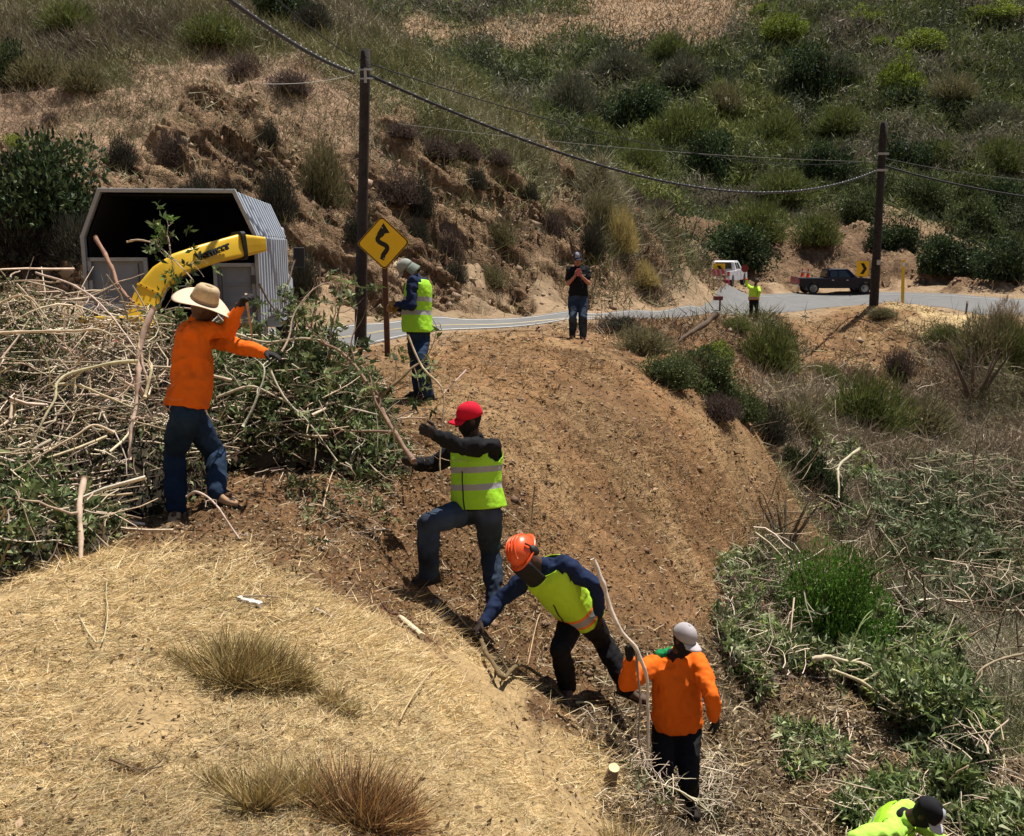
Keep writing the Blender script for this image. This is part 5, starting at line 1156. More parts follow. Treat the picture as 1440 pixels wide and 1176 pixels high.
def diamond_sign():
    p=P(545,495,15); p[2]=T(p[0],p[1]); root=empty('road_sign',tuple(p)); inv=-p
    c=P(542.5,342,14.93); yaw=.03; hx=np.array([1,0,0.]); hz=nrm([-.035,-.02,1]); 
    wd=mat('post_brown',(.09,.045,.03),rough=.85,nscale=9,namp=.3,bump=.4)
    c=np.array([c[0],p[1]-.055,c[2]]); tp=np.array([c[0]+.01,p[1],c[2]-.2]); mb=MB(); a=-np.array([0,0,.4]); b=tp+inv+np.array([0,.0,.45]); d=nrm(b-a); x,y,z=frame(d,(1,0,0)); mb.box((a+b)/2,(.085,.085,np.linalg.norm(b-a)),R=np.stack([x,y,z],1),col=(.5,.5,.5)); mb.build('post',wd,root,bevel=.006)
    D=.425; n=np.array([-.02,-1,0.]); nn=nrm(n); ax=nrm(np.cross(hz,nn))*-1; ax=ax if ax[0]>0 else -ax; up=nrm(np.cross(nn,ax)); up=up if up[2]>0 else -up
    def rnd(D,r=.05,k=5):
        P_=[]
        for q in range(4):
            a0=q*math.pi/2; cx_=(D-r*1.414)*math.cos(a0); cy_=(D-r*1.414)*math.sin(a0)
            for j in range(k): a=a0-math.pi/4+math.pi/2*j/(k-1); P_.append((cx_+r*math.cos(a),cy_+r*math.sin(a)))
        return P_
    O=c+inv
    Y=mat('sign_yellow',(.95,.58,.01),rough=.45,spec=.4,nscale=6,namp=.05); K=mat('sign_black',(.012,.012,.012),rough=.5)
    def plate(poly,d0,d1,m,name,par): 
        mb=MB(); mb.prism(poly,d0,d1,(ax,up,nn,O)); return mb.build(name,m,par)
    face=plate(rnd(D),-.008,.0,mat('sign_edge',(.55,.30,.03),rough=.5),'sign_panel',root)
    plate(rnd(D-.012),.0,.003,K,'sign_border',face); plate(rnd(D-.032),.0031,.006,Y,'sign_face',face)
    # winding arrow traced as a thick ribbon, pointing up
    pts=[(-.03,-.235),(-.015,-.20),(-.005,-.165),(.035,-.115),(.055,-.075),(.035,-.035),(-.02,-.005),(-.062,.025),(-.075,.06),(-.055,.095),(-.015,.12),(.008,.15)]
    pts=np.array(pts)*1.1; pts=interp_poly(np.c_[pts,np.zeros(len(pts))],60)[:,:2]; t=np.gradient(pts,axis=0); t/=np.linalg.norm(t,axis=1,keepdims=True); nm=np.stack([-t[:,1],t[:,0]],1); w=.036
    L_=pts+nm*w; R_=pts-nm*w; mb=MB(); V=[];f=[]
    for q in range(60):
        for pp in (L_[q],R_[q]): V.append(O+ax*pp[0]+up*pp[1]+nn*.009)
    for q in range(59): f.append([2*q,2*q+1,2*q+3,2*q+2])
    mb.add(V,f); e=pts[-1]; h=[(e[0]-.105,e[1]-.03),(e[0]+.105,e[1]-.01),(e[0]+.015,e[1]+.145)]
    mb.add([O+ax*a+up*b+nn*.0094 for a,b in h],[[0,1,2]]); mb.build('arrow',K,face)
    mb=MB(); 
    for z in (.24,-.24): mb.prism([(math.cos(a)*.012,z+math.sin(a)*.012) for a in np.linspace(0,6.28,9)[:-1]],.006,.014,(ax,up,nn,O),col=(.4,.4,.4))
    each(mb,'bolt',mat('steel',(.35,.35,.36),rough=.4,metal=.8),face)
    tag(root,'yellow diamond road sign with black winding arrow on a brown post','road sign')
def chevron(u,v,d,w,h,label,flip=1):
    c=P(u,v,d); g=T(c[0],c[1]); root=empty('chevron_sign',(c[0],c[1],g)); O=np.array([0,0,c[2]-g]); 
    pb=MB(); pb.box((0,.05,(c[2]-g)/2-.2),(.08,.08,c[2]-g+.6),col=(.12,.1,.08)); pb.build('post',MATS['post_brown'],root)
    mb=MB(); mb.box(O,(w,.03,h)); f=mb.build('sign_panel',MATS['sign_yellow'],root)
    mb=MB(); q=w*.32*flip; k=h*.36; th=w*.28*flip; poly=[(-q*.6,k),(-q*.6+th,k),(q+th*.1,0),(-q*.6+th,-k),(-q*.6,-k),(q-th*.9,0)]
    mb.prism(poly,.016,.024,((1,0,0),(0,0,1),(0,-1,0),O)); mb.build('chevron',MATS['sign_black'],f); tag(root,label,'road sign','chevron signs at the bend')
def pickup(center_uvd,yaw,body_c,label,covered=False,cat='pickup truck'):
    """pickup drawn along local +x = front"""
    c=P(*center_uvd); c[2]=T(c[0],c[1])+.02; root=empty('pickup_truck',tuple(c),yaw)
    paint=mat('paint_%d_%d'%(int(body_c[0]*999),int(body_c[2]*999)),body_c,rough=.2,spec=.25,nscale=2,namp=.06); gl=mat('dark_glass',(.02,.025,.03),rough=.08,spec=.6); bk=mat('chassis_black',(.03,.03,.03),rough=.6)
    L=2.85; wy=.98
    def prism_tapered(prof,yb,yt,zb,zt_,m,name,par,bev=.04):
        V=[];n=len(prof)
        for s_ in (-1,1):
            for x,z in prof:
                t=np.clip((z-zb)/(zt_-zb),0,1); V.append((x,s_*(yb+(yt-yb)*t),z))
        f=[list(range(n)),list(range(n,2*n))[::-1]]+[[i,i+n,(i+1)%n+n,(i+1)%n] for i in range(n)]
        o=mesh(name,V,f,m,par=par,smooth=False); b=o.modifiers.new('b','BEVEL'); b.width=bev; b.segments=3; b.limit_method='ANGLE'; return o
    low=[(-L,.62),(-L,1.12),(-.8,1.12),(-.78,1.16),(1.25,1.16),(1.4,1.18),(2.45,1.1),(2.78,.98),(L,.75),(L,.45),(2.35,.42),(2.3,.55),(2.15,.78),(1.9,.88),(1.65,.78),(1.5,.55),(1.45,.42),(-1.35,.42),(-1.4,.55),(-1.55,.78),(-1.8,.88),(-2.05,.78),(-2.2,.55),(-2.25,.5),(-L,.55)]
    body=prism_tapered(low,wy,wy-.03,.4,1.2,paint,'body',root)
    cabp=[(-.78,1.15),(-.72,1.72),(-.5,1.80),(.55,1.80),(.75,1.75),(1.35,1.17)]
    cab=prism_tapered(cabp,wy-.05,.70,1.15,1.8,paint,'cab',root,.05)
    mb=MB()
    for s_ in (-1,1):
        for x0,x1 in ((-.62,-.10),(-.02,.62)):
            q=[(x0,1.22),(x0+.03,1.66),(x1-(0 if x1<0 else .12),1.66),(x1+(0 if x1<0 else .22),1.22)]
            for k_ in (0,):
                V=[]
                for x,z in q:
                    t=(z-1.15)/.65; y=s_*(wy-.05+(.70-wy+.05)*t+.006); V.append((x,y,z))
                mb.add(V,[[0,1,2,3]])
    mb.add([(-.80,-.62,1.24),(-.80,.62,1.24),(-.745,.55,1.66),(-.745,-.55,1.66)],[[0,1,2,3]]); mb.add([(1.32,-.75,1.22),(1.32,.75,1.22),(.83,.62,1.70),(.83,-.62,1.70)],[[0,3,2,1]]); each(mb,'window',gl,cab)
    mb=MB(); mb.box((-1.85,0,1.10),(1.7,1.55,.10)); mb.build('bed_floor',bk,body)
    mb=MB(); mb.box((-L-.06,0,.6),(.14,1.8,.16)); mb.build('rear_bumper',mat('chrome',(.6,.6,.6),rough=.25,metal=.7),root,bevel=.02)
    mb=MB(); mb.box((L+.03,0,.58),(.14,1.85,.22)); mb.build('front_bumper',MATS['chrome'],root,bevel=.03)
    for s_ in (-1,1):
        for x in (-1.8,1.9): wheel(root,(x,s_*.84,.40),(0,1,0),.40,.26)
        mb=MB(); mb.box((-L-.005,s_*.88,.92),(.04,.16,.3)); mb.build('tail_light',mat('tail_red',(.45,.02,.02),rough=.3),root)
        mb=MB(); mb.box((L-.08,s_*.78,.86),(.12,.3,.16)); mb.build('headlight',mat('lamp_glass',(.6,.6,.6),rough=.15,spec=.6),root,bevel=.02)
        mb=MB(); mb.box((1.0,s_*1.12,1.27),(.12,.22,.16)); mb.build('door_mirror',paint,cab,bevel=.02)
        mb=MB(); 
        for x in (-.1,.95): mb.box((x-.35,s_*(wy-.005),1.0),(.16,.03,.035))
        each(mb,'door_handle',MATS['chrome'],body)
    # red and white striped rear board with chevron stripes
    if covered!='no':
        mb=MB(); mb.box((-L-.10,0,1.0),(.03,1.5,.5),col=(.42,.33,.37)); brd=mb.build('striped_board',colmat('plastic',rough=.5,namp=.05),root)
        mb=MB()
        for k_ in range(5):
            y=-.72+k_*.32; mb.prism([(y,-.24),(y+.2,-.24),(min(y+.36,.74),.24),(min(y+.16,.74),.24)],0,.01,((0,1,0),(0,0,1),(-1,0,0),(-L-.117,0,1.0)),col=(.38,.05,.09))
        each(mb,'stripe',MATS['plastic'],brd)
    tag(root,label,cat,'pickups parked at the bend'); return root
def props():
    chip_truck(); chipper(); poles(); diamond_sign()
    chevron(1213,378,71,.95,1.15,'yellow chevron sign behind the bonnet of the dark blue pickup')
    chevron(1011,381,58,.75,.9,'small yellow chevron sign just above the white pickup roof')
    pickup((1172,413,67.5),math.radians(1),(.003,.005,.016),'dark blue pickup parked side-on at the bend')
    # load in its bed
    for i in range(2):
        b=P(1128+i*8,389+i*.8,67.3); S=[((0,0,-.02),.19,.19),((0,0,.02),.19,.19),((0,0,.03),.13,.13),((0,0,.62),.03,.03)]
        v,f=loft([(np.array(c),np.array([1,0,0.]),np.array([0,1,0.]),h1,h2) for c,h1,h2 in S],12,2); o=mesh('traffic_cone',v,f,mat('cone_orange',(.75,.09,.05),rough=.5),smooth=False); o.location=b
        v,f=loft([(np.array([0,0,z]),np.array([1,0,0.]),np.array([0,1,0.]),q,q) for z,q in ((.3,.088),(.42,.068))],12,2,caps=False); mesh('cone_band',v,f,mat('cone_white',(.7,.7,.7),rough=.4),par=o)
        tag(o,'orange-red traffic cone in the row standing in the bed of the dark blue pickup','traffic cone','cones in the pickup bed')
    pickup((1019,413,59),math.radians(64),(.72,.72,.74),'white pickup seen from behind at the bend').scale=(.88,.88,.88)
    # roadside furniture
    def marker(name,u,v,d,top,col,r,label,cat):
        p=P(u,v,d); p[2]=T(p[0],p[1]); t=P(top[0],top[1],proj(p)[2]); t[1]=p[1]; root=empty(name,tuple(p)); mb=MB(); a=np.array([0,0,-.3]); b_=t-p; d_=nrm(b_-a); x,y,z=frame(d_,(1,0,0)); mb.box((a+b_)/2,(r*2,r*.7,np.linalg.norm(b_-a)),R=np.stack([x,y,z],1),col=col); mb.build('post',colmat('plastic',rough=.5,namp=.05),root,bevel=.01)
        mb=MB(); mb.box(b_*.9+[0,-r*.4,0],(r*1.6,.01,r*2.4),col=(.7,.7,.66)); mb.build('reflector',MATS['plastic'],root); tag(root,label,cat)
    marker('marker_post',1271,414,55,(1265,365),(.75,.42,.02),.09,'tall leaning yellow marker post right of the distant pole','marker post')
    marker('marker_post',1358,440,41,(1359,423),(.10,.10,.11),.045,'short dark marker post by the road at the right','marker post')
    p=P(1012,437,44); p[2]=T(p[0],p[1]); root=empty('roadside_box',tuple(p)); mb=MB(); mb.box((0,0,.3),(.07,.07,.8)); mb.build('post',MATS['post_brown'],root); mb=MB(); mb.box((-.1,0,.68),(.42,.3,.2),col=(.14,.02,.03)); mb.build('box',MATS['plastic'],root,bevel=.03); tag(root,'small dark red box on a thin post below the white pickup','roadside box')
    # stop paddle above the far worker
    p=P(1047,386,40); mb=MB(); mb.prism([(math.cos(a)*.17,math.sin(a)*.17) for a in np.linspace(0,6.283,9)[:-1]+.39],0,.02,((1,0,0),(0,0,1),(0,-1,0),(0,0,.25)),col=(.22,.02,.02)); mb.box((.02,0,-.12),(.03,.03,.5),col=(.1,.06,.04)); root=mb.build('hand_sign',MATS['plastic']); root.location=p; tag(root,'dark red hand-held paddle raised by the distant hi-vis worker','hand sign')
props()
# =============== cut brush ==================
MO=[(-4.3,8.4,2.1,1.7,1.35),(-5.8,8.8,1.6,1.6,1.2),(-3.35,7.6,.9,1.0,.75),(-3.15,5.75,.55,.75,.34),(-3.9,6.4,.9,1.0,.6),(-2.05,8.9,.90,1.1,.85),(-2.75,9.5,.95,1.1,1.0),(-1.45,8.35,.55,.5,.24)]
def mound(x,y):
    h=np.zeros(len(x))
    for cx_,cy_,rx,ry,hh in MO:
        q=((x-cx_)/rx)**2+((y-cy_)/ry)**2; h=np.maximum(h,hh*np.clip(1-q,0,1)**.6)
    return h*(1+.28*fbm(x*1.7,y*1.7,0,4,600))
def inmound(n,sel=None):
    out=[]
    ar=[(m[2]*m[3])*(1 if sel is None or i in sel else 0) for i,m in enumerate(MO)]; ar=np.array(ar)/sum(ar); k=rng.choice(len(MO),n,p=ar); a=rng.random(n)*6.283; r=np.sqrt(rng.random(n))*.97
    m=np.array(MO)[k]; x=m[:,0]+np.cos(a)*r*m[:,2]; y=m[:,1]+np.sin(a)*r*m[:,3]; h=mound(x,y); g=Tg(x,y); return x,y,h,g
def twigset(n,pf,L,r,cols,k=4,seg=6,wob=.5,flat=.35):
    P_,T_=pf(n); Vs=[];Fs=[];Cs=[];o=0
    c=cmix(n,*cols,var=.25)
    for i in range(n):
        d=unit(rng.normal(size=3)*[1,1,flat]); q=P_[i]; pts=[]; l=L*rng.uniform(.4,1.3)/seg
        for s in range(seg): pts.append(q); q=q+d*l; d=unit(d+rng.normal(size=3)*wob*[1,1,.6]*.45)
        pts=np.array(pts)-(pts[-1]-pts[0])*.5; rr=r*rng.uniform(.5,1.5)*np.linspace(1,.45,seg)
        pts[:,2]=np.maximum(pts[:,2],T_[i]+.005) if T_ is not None else pts[:,2]
        v,f=tube(pts,rr,k,False); Vs.append(v);Fs.append(np.array(f)+o);Cs.append(np.tile(c[i],(len(v),1)));o+=len(v)
    return np.concatenate(Vs),np.concatenate(Fs),np.concatenate(Cs)
PALE=((.60,.49,.35),(.50,.40,.28),(.36,.28,.19),(.68,.57,.43)); BRN=((.16,.11,.07),(.24,.17,.11),(.10,.07,.045))
GRN=((.10,.14,.045),(.17,.21,.08),(.055,.08,.028),(.24,.28,.13),(.035,.05,.02))
def whorls(c,L,w,cols,nl=8,up=.5):
    n=len(c); ax=unit(rng.normal(size=(n,3))*.8+[0,0,up]); cc=cmix(n,*cols,var=.25); B=[];D=[];C=[];LL=[]
    x=unit(np.cross(ax,unit(rng.normal(size=(n,3))))); y=np.cross(ax,x)
    for i in range(nl):
        a=i/nl*6.283+rng.random(n)*.7; e=rng.uniform(.1,.9,n); D.append(unit(x*np.cos(a)[:,None]+y*np.sin(a)[:,None]+ax*e[:,None])); B.append(c+ax*(rng.random(n)*.04)[:,None]); C.append(cc*(1+.25*rng.uniform(-1,1,(n,1)))); LL.append(L*rng.uniform(.55,1.25,n))
    LL=np.concatenate(LL); return blades(np.concatenate(B),np.concatenate(D),LL,LL*w,np.concatenate(C),quad=True,bend=.5)
def pile():
    # heap body: densely packed dead matter that the twigs stick out of
    xs=np.linspace(-7.6,-.7,240); ys=np.linspace(4.8,11.2,240); X,Y=np.meshgrid(xs,ys); x,y=X.ravel(),Y.ravel(); h=mound(x,y); g=Tg(x,y)
    z=g+h*.66+.05*fbm(x*7,y*7,0,3,610)*(h>.02)-.03; n=240; ok=(h>.03)
    i=np.arange(n-1)[:,None]*n+np.arange(n-1)[None]; Q=np.stack([i,i+1,i+n+1,i+n],-1).reshape(-1,4); Q=Q[ok[Q].all(1)]
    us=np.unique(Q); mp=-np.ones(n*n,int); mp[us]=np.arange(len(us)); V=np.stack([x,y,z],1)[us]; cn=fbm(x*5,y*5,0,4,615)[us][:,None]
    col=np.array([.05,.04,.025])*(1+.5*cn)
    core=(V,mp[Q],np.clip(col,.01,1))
    def pf(n):
        x,y,h,g=inmound(n); return np.stack([x,y,g+h*(.72+.36*rng.random(n))+.02],1),g
    tw=twigset(2300,pf,.68,.0064,PALE+PALE+BRN[:2],wob=.7); tw2=twigset(240,pf,1.3,.0105,PALE,wob=.35); tw3=twigset(1500,pf,.30,.0035,BRN+PALE[1:3],seg=4,k=3)
    def pe(n):
        ar=np.array([m[2]*m[3] for m in MO]); k=rng.choice(len(MO),n,p=ar/ar.sum()); a=rng.random(n)*6.283; r=rng.uniform(.72,1.04,n); m=np.array(MO)[k]; x=m[:,0]+np.cos(a)*r*m[:,2]; y=m[:,1]+np.sin(a)*r*m[:,3]; g=Tg(x,y); h=mound(x*.97+m[:,0]*.03,y*.97+m[:,1]*.03); return np.stack([x,y,g+.02+rng.random(n)*(h+.06)],1),g
    pe_=pe
    tw4=twigset(1300,pe,.5,.006,PALE+BRN[:2],flat=.7)
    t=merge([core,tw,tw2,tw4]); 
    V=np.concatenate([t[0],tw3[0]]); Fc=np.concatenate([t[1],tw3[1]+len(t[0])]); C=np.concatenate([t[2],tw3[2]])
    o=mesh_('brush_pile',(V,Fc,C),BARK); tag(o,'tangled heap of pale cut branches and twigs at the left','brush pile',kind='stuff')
    n=26000; x,y,h,g=inmound(n); p=np.stack([x,y,g+h*(.70+.36*rng.random(n))+.01],1)
    gl=np.clip(fbm(x*.9,y*.9,3,3,620)*1.4+.35+.12+(x>-2.9)*.15+(y<6.6)*.6,.04,1); k=rng.random(n)<gl; p=p[k]; n=len(p)
    t1=blades(p,rdir(n,.25),rng.uniform(.03,.075,n),rng.uniform(.014,.03,n),cmix(n,*GRN,(.14,.12,.06),var=.3),quad=True,bend=.5)
    n=1500; x,y,h,g=inmound(n,(3,5,6,7)); p=np.stack([x,y,g+h*(.85+.25*rng.random(n))+.02],1)
    t2=whorls(p,.085,.36,GRN[:4])
    n=9000; x,y,h,g=inmound(n); p=np.stack([x,y,g+h*(.72+.3*rng.random(n))+.01],1)
    t3=blades(p,rdir(n,.1),rng.uniform(.03,.07,n),rng.uniform(.012,.028,n),cmix(n,(.20,.15,.09),(.12,.085,.05),(.3,.23,.14),var=.3),quad=True,bend=.6)
    p,_=pe_(15000); t4=blades(p,rdir(len(p),.2),rng.uniform(.04,.08,len(p)),rng.uniform(.016,.032,len(p)),cmix(len(p),*GRN,(.16,.12,.07),(.22,.16,.1),var=.3),quad=True,bend=.5)
    o=mesh_('pile_leaves',merge([t1,t2,t3,t4]),LEAF); tag(o,'green and withered leaves through the left brush heap','leaves',kind='stuff')
nb=0
def branch(uv,d,r,label,col=(.55,.45,.32),forks=5,leaves=0,group=None,name='cut_branch',fl=.35,leafL=.10,ground=False,cat='cut branch',gcol=None):
    """a single cut branch; uv = picture points, d = depth or depths, r = butt radius"""
    global nb; nb+=1; rr_=np.random.default_rng(900+nb)
    uv=np.array(uv,float); ds=np.interp(np.linspace(0,1,len(uv)),np.linspace(0,1,len(np.atleast_1d(d))),np.atleast_1d(d)) if np.size(d)>1 else np.full(len(uv),float(d or 1))
    if ground: 
        pts=Gm(uv); pts[:,2]+=r+.01+.05*rr_.random(len(pts))
    else: pts=np.array([P(a[0],a[1],q) for a,q in zip(uv,ds)])
    pts=interp_poly(pts,max(14,5*len(uv))); L=np.linalg.norm(np.diff(pts,axis=0),axis=1).sum()
    n=len(pts); tt_=np.linspace(0,L*2.2,n)+nb*7.3; pts=pts+np.stack([fbm(tt_,tt_*0,0,3,k_) for k_ in (1,2,3)],1)*min(.03,r*1.1); O=pts[0].copy()
    rad=r*np.linspace(1,.42,n)*(1+.12*rr_.normal(size=n)); rad[::7]*=1.10
    mb=MB(); c=np.array(col)*(1+.1*rr_.uniform(-1,1,3)); mb.tube(pts-O,np.maximum(rad,.002),8,col=c); tips=[pts[-1]]
    for k in range(forks):
        i=rr_.integers(int(n*.25),n-1); d0=nrm(pts[min(i+1,n-1)]-pts[i-1]); dv=nrm(d0+rr_.normal(size=3)*.75); q=pts[i]; a=[q]; l=fl*rr_.uniform(.5,1.3)
        for s in range(6): q=q+dv*l/6; dv=nrm(dv+rr_.normal(size=3)*.28); a.append(q)
        mb.tube(np.array(a)-O,rad[i]*.62*np.linspace(1,.35,7),6,col=c*rr_.uniform(.8,1.1)); tips.append(a[-1]); tips.append(a[4])
        if k%2==0:
            q=a[3]; dv=nrm(nrm(a[4]-a[2])+rr_.normal(size=3)*.8); b=[q]
            for s in range(4): q=q+dv*l/8; dv=nrm(dv+rr_.normal(size=3)*.3); b.append(q)
            mb.tube(np.array(b)-O,rad[i]*.35*np.linspace(1,.4,5),5,col=c); tips.append(b[-1])
    o=mb.build(name,BARK,smooth=True); o.location=O
    if leaves:
        tp=np.array(tips)[rr_.integers(0,len(tips),leaves)]+rr_.normal(size=(leaves,3))*.06-O
        t=whorls(tp,leafL,.34,gcol or GRN[:4],nl=7); lf=mesh_('leaves',t,LEAF); lf.parent=o
    tag(o,label,cat,group); return o
def branches():
    B=branch; g='large pale branches on the left heap'
    B([(218,436),(205,470),(196,505),(193,540),(190,570),(186,600),(182,650)],[6.9,6.5],.024,'thickest pale branch standing up the front of the left heap beside the orange-shirted back',forks=7)
    B([(193,508),(150,514),(100,525),(78,537),(75,560),(60,590),(35,640)],[6.6,6.1],.014,'long pale branch bending left then down across the heap front',forks=5)
    B([(78,541),(110,541),(150,558),(186,572)],[6.4,6.6],.011,'pale branch running right into the thick upright one',forks=4)
    B([(0,468),(60,466),(110,466),(140,463),(165,476),(192,500)],[6.6,6.7],.012,'long level pale branch across the top of the left heap',forks=3)
    B([(50,384),(100,398),(140,425),(165,455),(190,492)],[8.4,7.2],.011,'pale branch arching down from the truck box corner',forks=5)
    B([(0,426),(25,415),(45,420),(68,450)],[7.6,7.6],.010,'small hooked pale branch at the left edge above the heap',forks=4)
    B([(0,400),(35,395),(80,405),(120,425),(165,420)],[8.6,8.8],.009,'thin branch reaching over the heap toward the yellow chute',forks=5)
    B([(118,672),(113,712),(115,780),(108,835),(92,862)],[5.9,5.3],.020,'thick pale branch hanging down the lower front of the heap',forks=4,leaves=14)
    B([(10,770),(50,745),(110,712),(130,690)],[5.6,6.0],.011,'pale branch slanting up to the right at lower left of the heap',forks=3,leaves=8)
    B([(262,697),(276,690),(300,706),(322,735),(345,772)],[6.6,6.15],.010,'forked pale twig lying at the boots of the straw-hatted man',forks=3,fl=.22)
    B([(205,560),(212,520),(206,505)],[6.55,6.7],.012,'short pale stub leaning against the thick upright branch',forks=2)
    B([(160,610),(130,600),(105,615),(60,640),(20,660)],[6.3,6.0],.010,'crooked pale branch low across the middle of the heap',forks=4)
    B([(135,335),(150,372),(172,405),(190,425)],[10.9,10.2],.030,'brown pole-like branch leaning in front of the left tailgate',col=(.30,.19,.11),forks=0)
    B([(178,340),(200,338),(222,345),(248,368),(272,395)],[10.8,10.2],.012,'pale branch with leaves crossing the dark box opening',forks=4,leaves=16)
    B([(238,346),(236,334),(240,360),(244,385)],[10.9,10.9],.010,'short leafy sprig sticking up before the yellow chute',forks=3,leaves=18,gcol=((.16,.26,.06),(.1,.16,.05)))
    B([(330,470),(370,480),(420,475),(455,480),(480,497)],[8.6,8.6],.014,'level pale branch over the leafy right part of the heap',forks=4,leaves=8)
    B([(300,560),(350,545),(390,560),(440,590),(500,610)],[8.2,8.2],.012,'pale branch curving across the leafy right part of the heap',forks=5)
    B([(380,520),(400,560),(440,600),(475,650)],[8.1,7.9],.012,'pale branch slanting down the right flank of the heap',forks=4,leaves=6)
    B([(340,600),(360,560),(372,520),(352,500)],[8.0,8.2],.013,'upright pale branch behind the straw-hatted man hip',forks=4)
    B([(365,400),(378,425),(395,450),(410,490)],[8.7,8.7],.012,'dark upright branch with leaf clumps near the gloved hand',col=(.12,.09,.06),forks=6,leaves=26,leafL=.075)
    B([(345,412),(350,440),(356,470),(352,500)],[7.0,7.4],.010,'branch held up by the raised glove of the straw-hatted man',col=(.4,.33,.22),forks=4,leaves=12,leafL=.075)
    B([(395,494),(405,470),(412,440),(440,405),(470,395)],[7.0,7.6],.009,'thin leafy branch pulled by the lower glove of the straw-hatted man',col=(.3,.24,.16),forks=6,leaves=22,leafL=.075)
    B([(450,370),(447,410),(440,450),(432,500)],[8.9,8.7],.012,'leafy dark branch rising in front of the road left of the near pole',col=(.13,.10,.06),forks=7,leaves=34,leafL=.075)
    B([(480,400),(478,430),(470,470),(462,520)],[8.9,8.6],.010,'leafless dark branch just left of the near pole base',col=(.12,.09,.06),forks=6,leaves=10,leafL=.07)
    B([(415,365),(408,395),(402,430),(415,470)],[9.2,8.8],.010,'leafy branch against the ribbed side of the truck box',col=(.15,.12,.08),forks=6,leaves=30,leafL=.08)
    B([(577,648),(560,622),(540,590),(528,562),(505,525),(480,495),(455,478)],[6.95,7.6],.022,'thick brown forked limb hauled by the red-capped man',col=(.26,.19,.12),forks=8,leaves=26,leafL=.085,fl=.5)
    B([(528,562),(555,540),(578,520),(590,512)],[7.3,7.4],.016,'brown side limb crossing behind it near the sign man legs',col=(.22,.16,.10),forks=4,leaves=16,leafL=.085)
    B([(574,470),(590,508),(600,522),(624,553),(622,602),(618,655),(626,695)],[7.1,6.8],.009,'thin crooked pale branch gripped by the upper hand of the red-capped man',col=(.5,.38,.25),forks=2)
    B([(657,520),(642,536),(625,553)],[7.1,6.95],.009,'pale forked tip above the red cap',col=(.62,.52,.38),forks=2,fl=.15)
    B([(600,589),(572,588),(556,600),(557,640)],[6.85,6.95],.008,'thin branch arching between the two hands of the red-capped man',col=(.4,.3,.2),forks=3)
    B([(836,786),(848,815),(857,845),(873,883),(893,915),(905,950),(908,1000),(911,1050),(908,1092)],[6.55,6.5],.020,'long pale branch gripped upright by the orange-shirted man in the grey cap',col=(.66,.58,.48),forks=0,fl=.3)
    B([(895,915),(902,980),(900,1040),(905,1080)],[6.55,6.5],.010,'thinner brown stem beside the long gripped branch',col=(.3,.24,.18),forks=2,fl=.2)
    B([(906,1080),(920,1100),(960,1115),(1000,1145)],[6.4,6.2],.009,'spray of bare pale twigs at the foot of the long gripped branch',col=(.58,.48,.38),forks=9,fl=.3)
    B([(672,896),(700,925),(740,950),(792,978)],None,.020,'dark log lying under the bending helmeted worker',col=(.16,.10,.06),forks=4,ground=True,fl=.25)
    B([(752,686),(748,725),(744,758)],[7.3,7.2],.007,'thin upright brown stick above the orange helmet',col=(.18,.12,.07),forks=2,fl=.2)
    B([(693,702),(715,720),(745,744)],[7.4,7.3],.006,'pale thin stick sloping to the upright one above the helmet',col=(.5,.38,.24),forks=1,fl=.15)
    B([(845,540-20),(870,492-10),(905,468),(935,446)],[24,31],.05,'dark fallen trunk sloping on the bank beyond the mound',col=(.12,.08,.05),forks=1)if False else None
    B([(1007,443),(985,460),(962,474),(950,482)],[28.5,26],.10,'dark fallen trunk sloping on the bank beyond the mound',col=(.10,.065,.045),forks=1,fl=.8)
    # single sticks on the soil
    gs='sticks on the bare soil'
    for i,(uv,r,c) in enumerate([([(560,818),(548,835),(535,845)],.012,(.14,.08,.05)),([(455,700),(468,672),(478,665)],.007,(.45,.35,.22)),([(480,690),(500,705),(520,735)],.007,(.38,.28,.17)),([(660,640),(690,665)],.006,(.45,.35,.2)),([(340,780),(370,790),(390,812)],.007,(.35,.26,.16)),([(640,830),(660,845),(690,850)],.006,(.5,.4,.25)),([(835,960),(845,945),(848,935)],.010,(.55,.45,.3)),([(810,970),(835,985),(845,1010)],.008,(.5,.4,.26)),([(740,890),(760,870),(775,865)],.006,(.4,.3,.18)),([(560,930),(610,915),(650,900)],.005,(.5,.38,.2)),([(70,760),(130,840),(150,800)],.005,(.5,.4,.25)),([(150,1025),(190,1022),(225,1025)],.005,(.15,.1,.06)),([(395,1085),(420,1070),(435,1060)],.005,(.15,.1,.06)),([(400,905),(392,935),(378,940)],.004,(.62,.5,.3)),([(770,700),(800,720)],.007,(.3,.2,.12)),([(930,650),(950,668)],.007,(.5,.4,.25))]):
        B(uv,None,r,'small cut stick lying alone on open ground',col=c,forks=2,ground=True,fl=.12,group=gs,name='stick',cat='stick')
    # right-hand brush
    gr='cut limbs in the right-hand brush'
    B([(1142,928),(1165,922),(1198,930),(1232,940)],[9.6,9.7],.028,'thick curved pale limb on top of the right-hand brush',col=(.55,.48,.30),forks=4,leaves=16)
    B([(1170,942),(1200,955),(1250,990),(1290,1015),(1340,1040)],[9.5,9.3],.020,'long straight limb slanting down through the right-hand leaves',col=(.5,.43,.27),forks=5,leaves=22)
    B([(1190,1060),(1230,1085),(1280,1115)],[8.8,8.4],.013,'pale limb lying just above the lime-shirted worker',forks=3,leaves=10)
    B([(1195,920),(1210,880),(1228,858)],[9.8,9.9],.012,'green stem standing up beside the bright round bush',col=(.3,.36,.14),forks=2,leaves=6)
    B([(1130,830),(1135,855),(1142,875)],[11.2,11],.012,'short pale curved stem left of the bright round bush',forks=2,leaves=6)
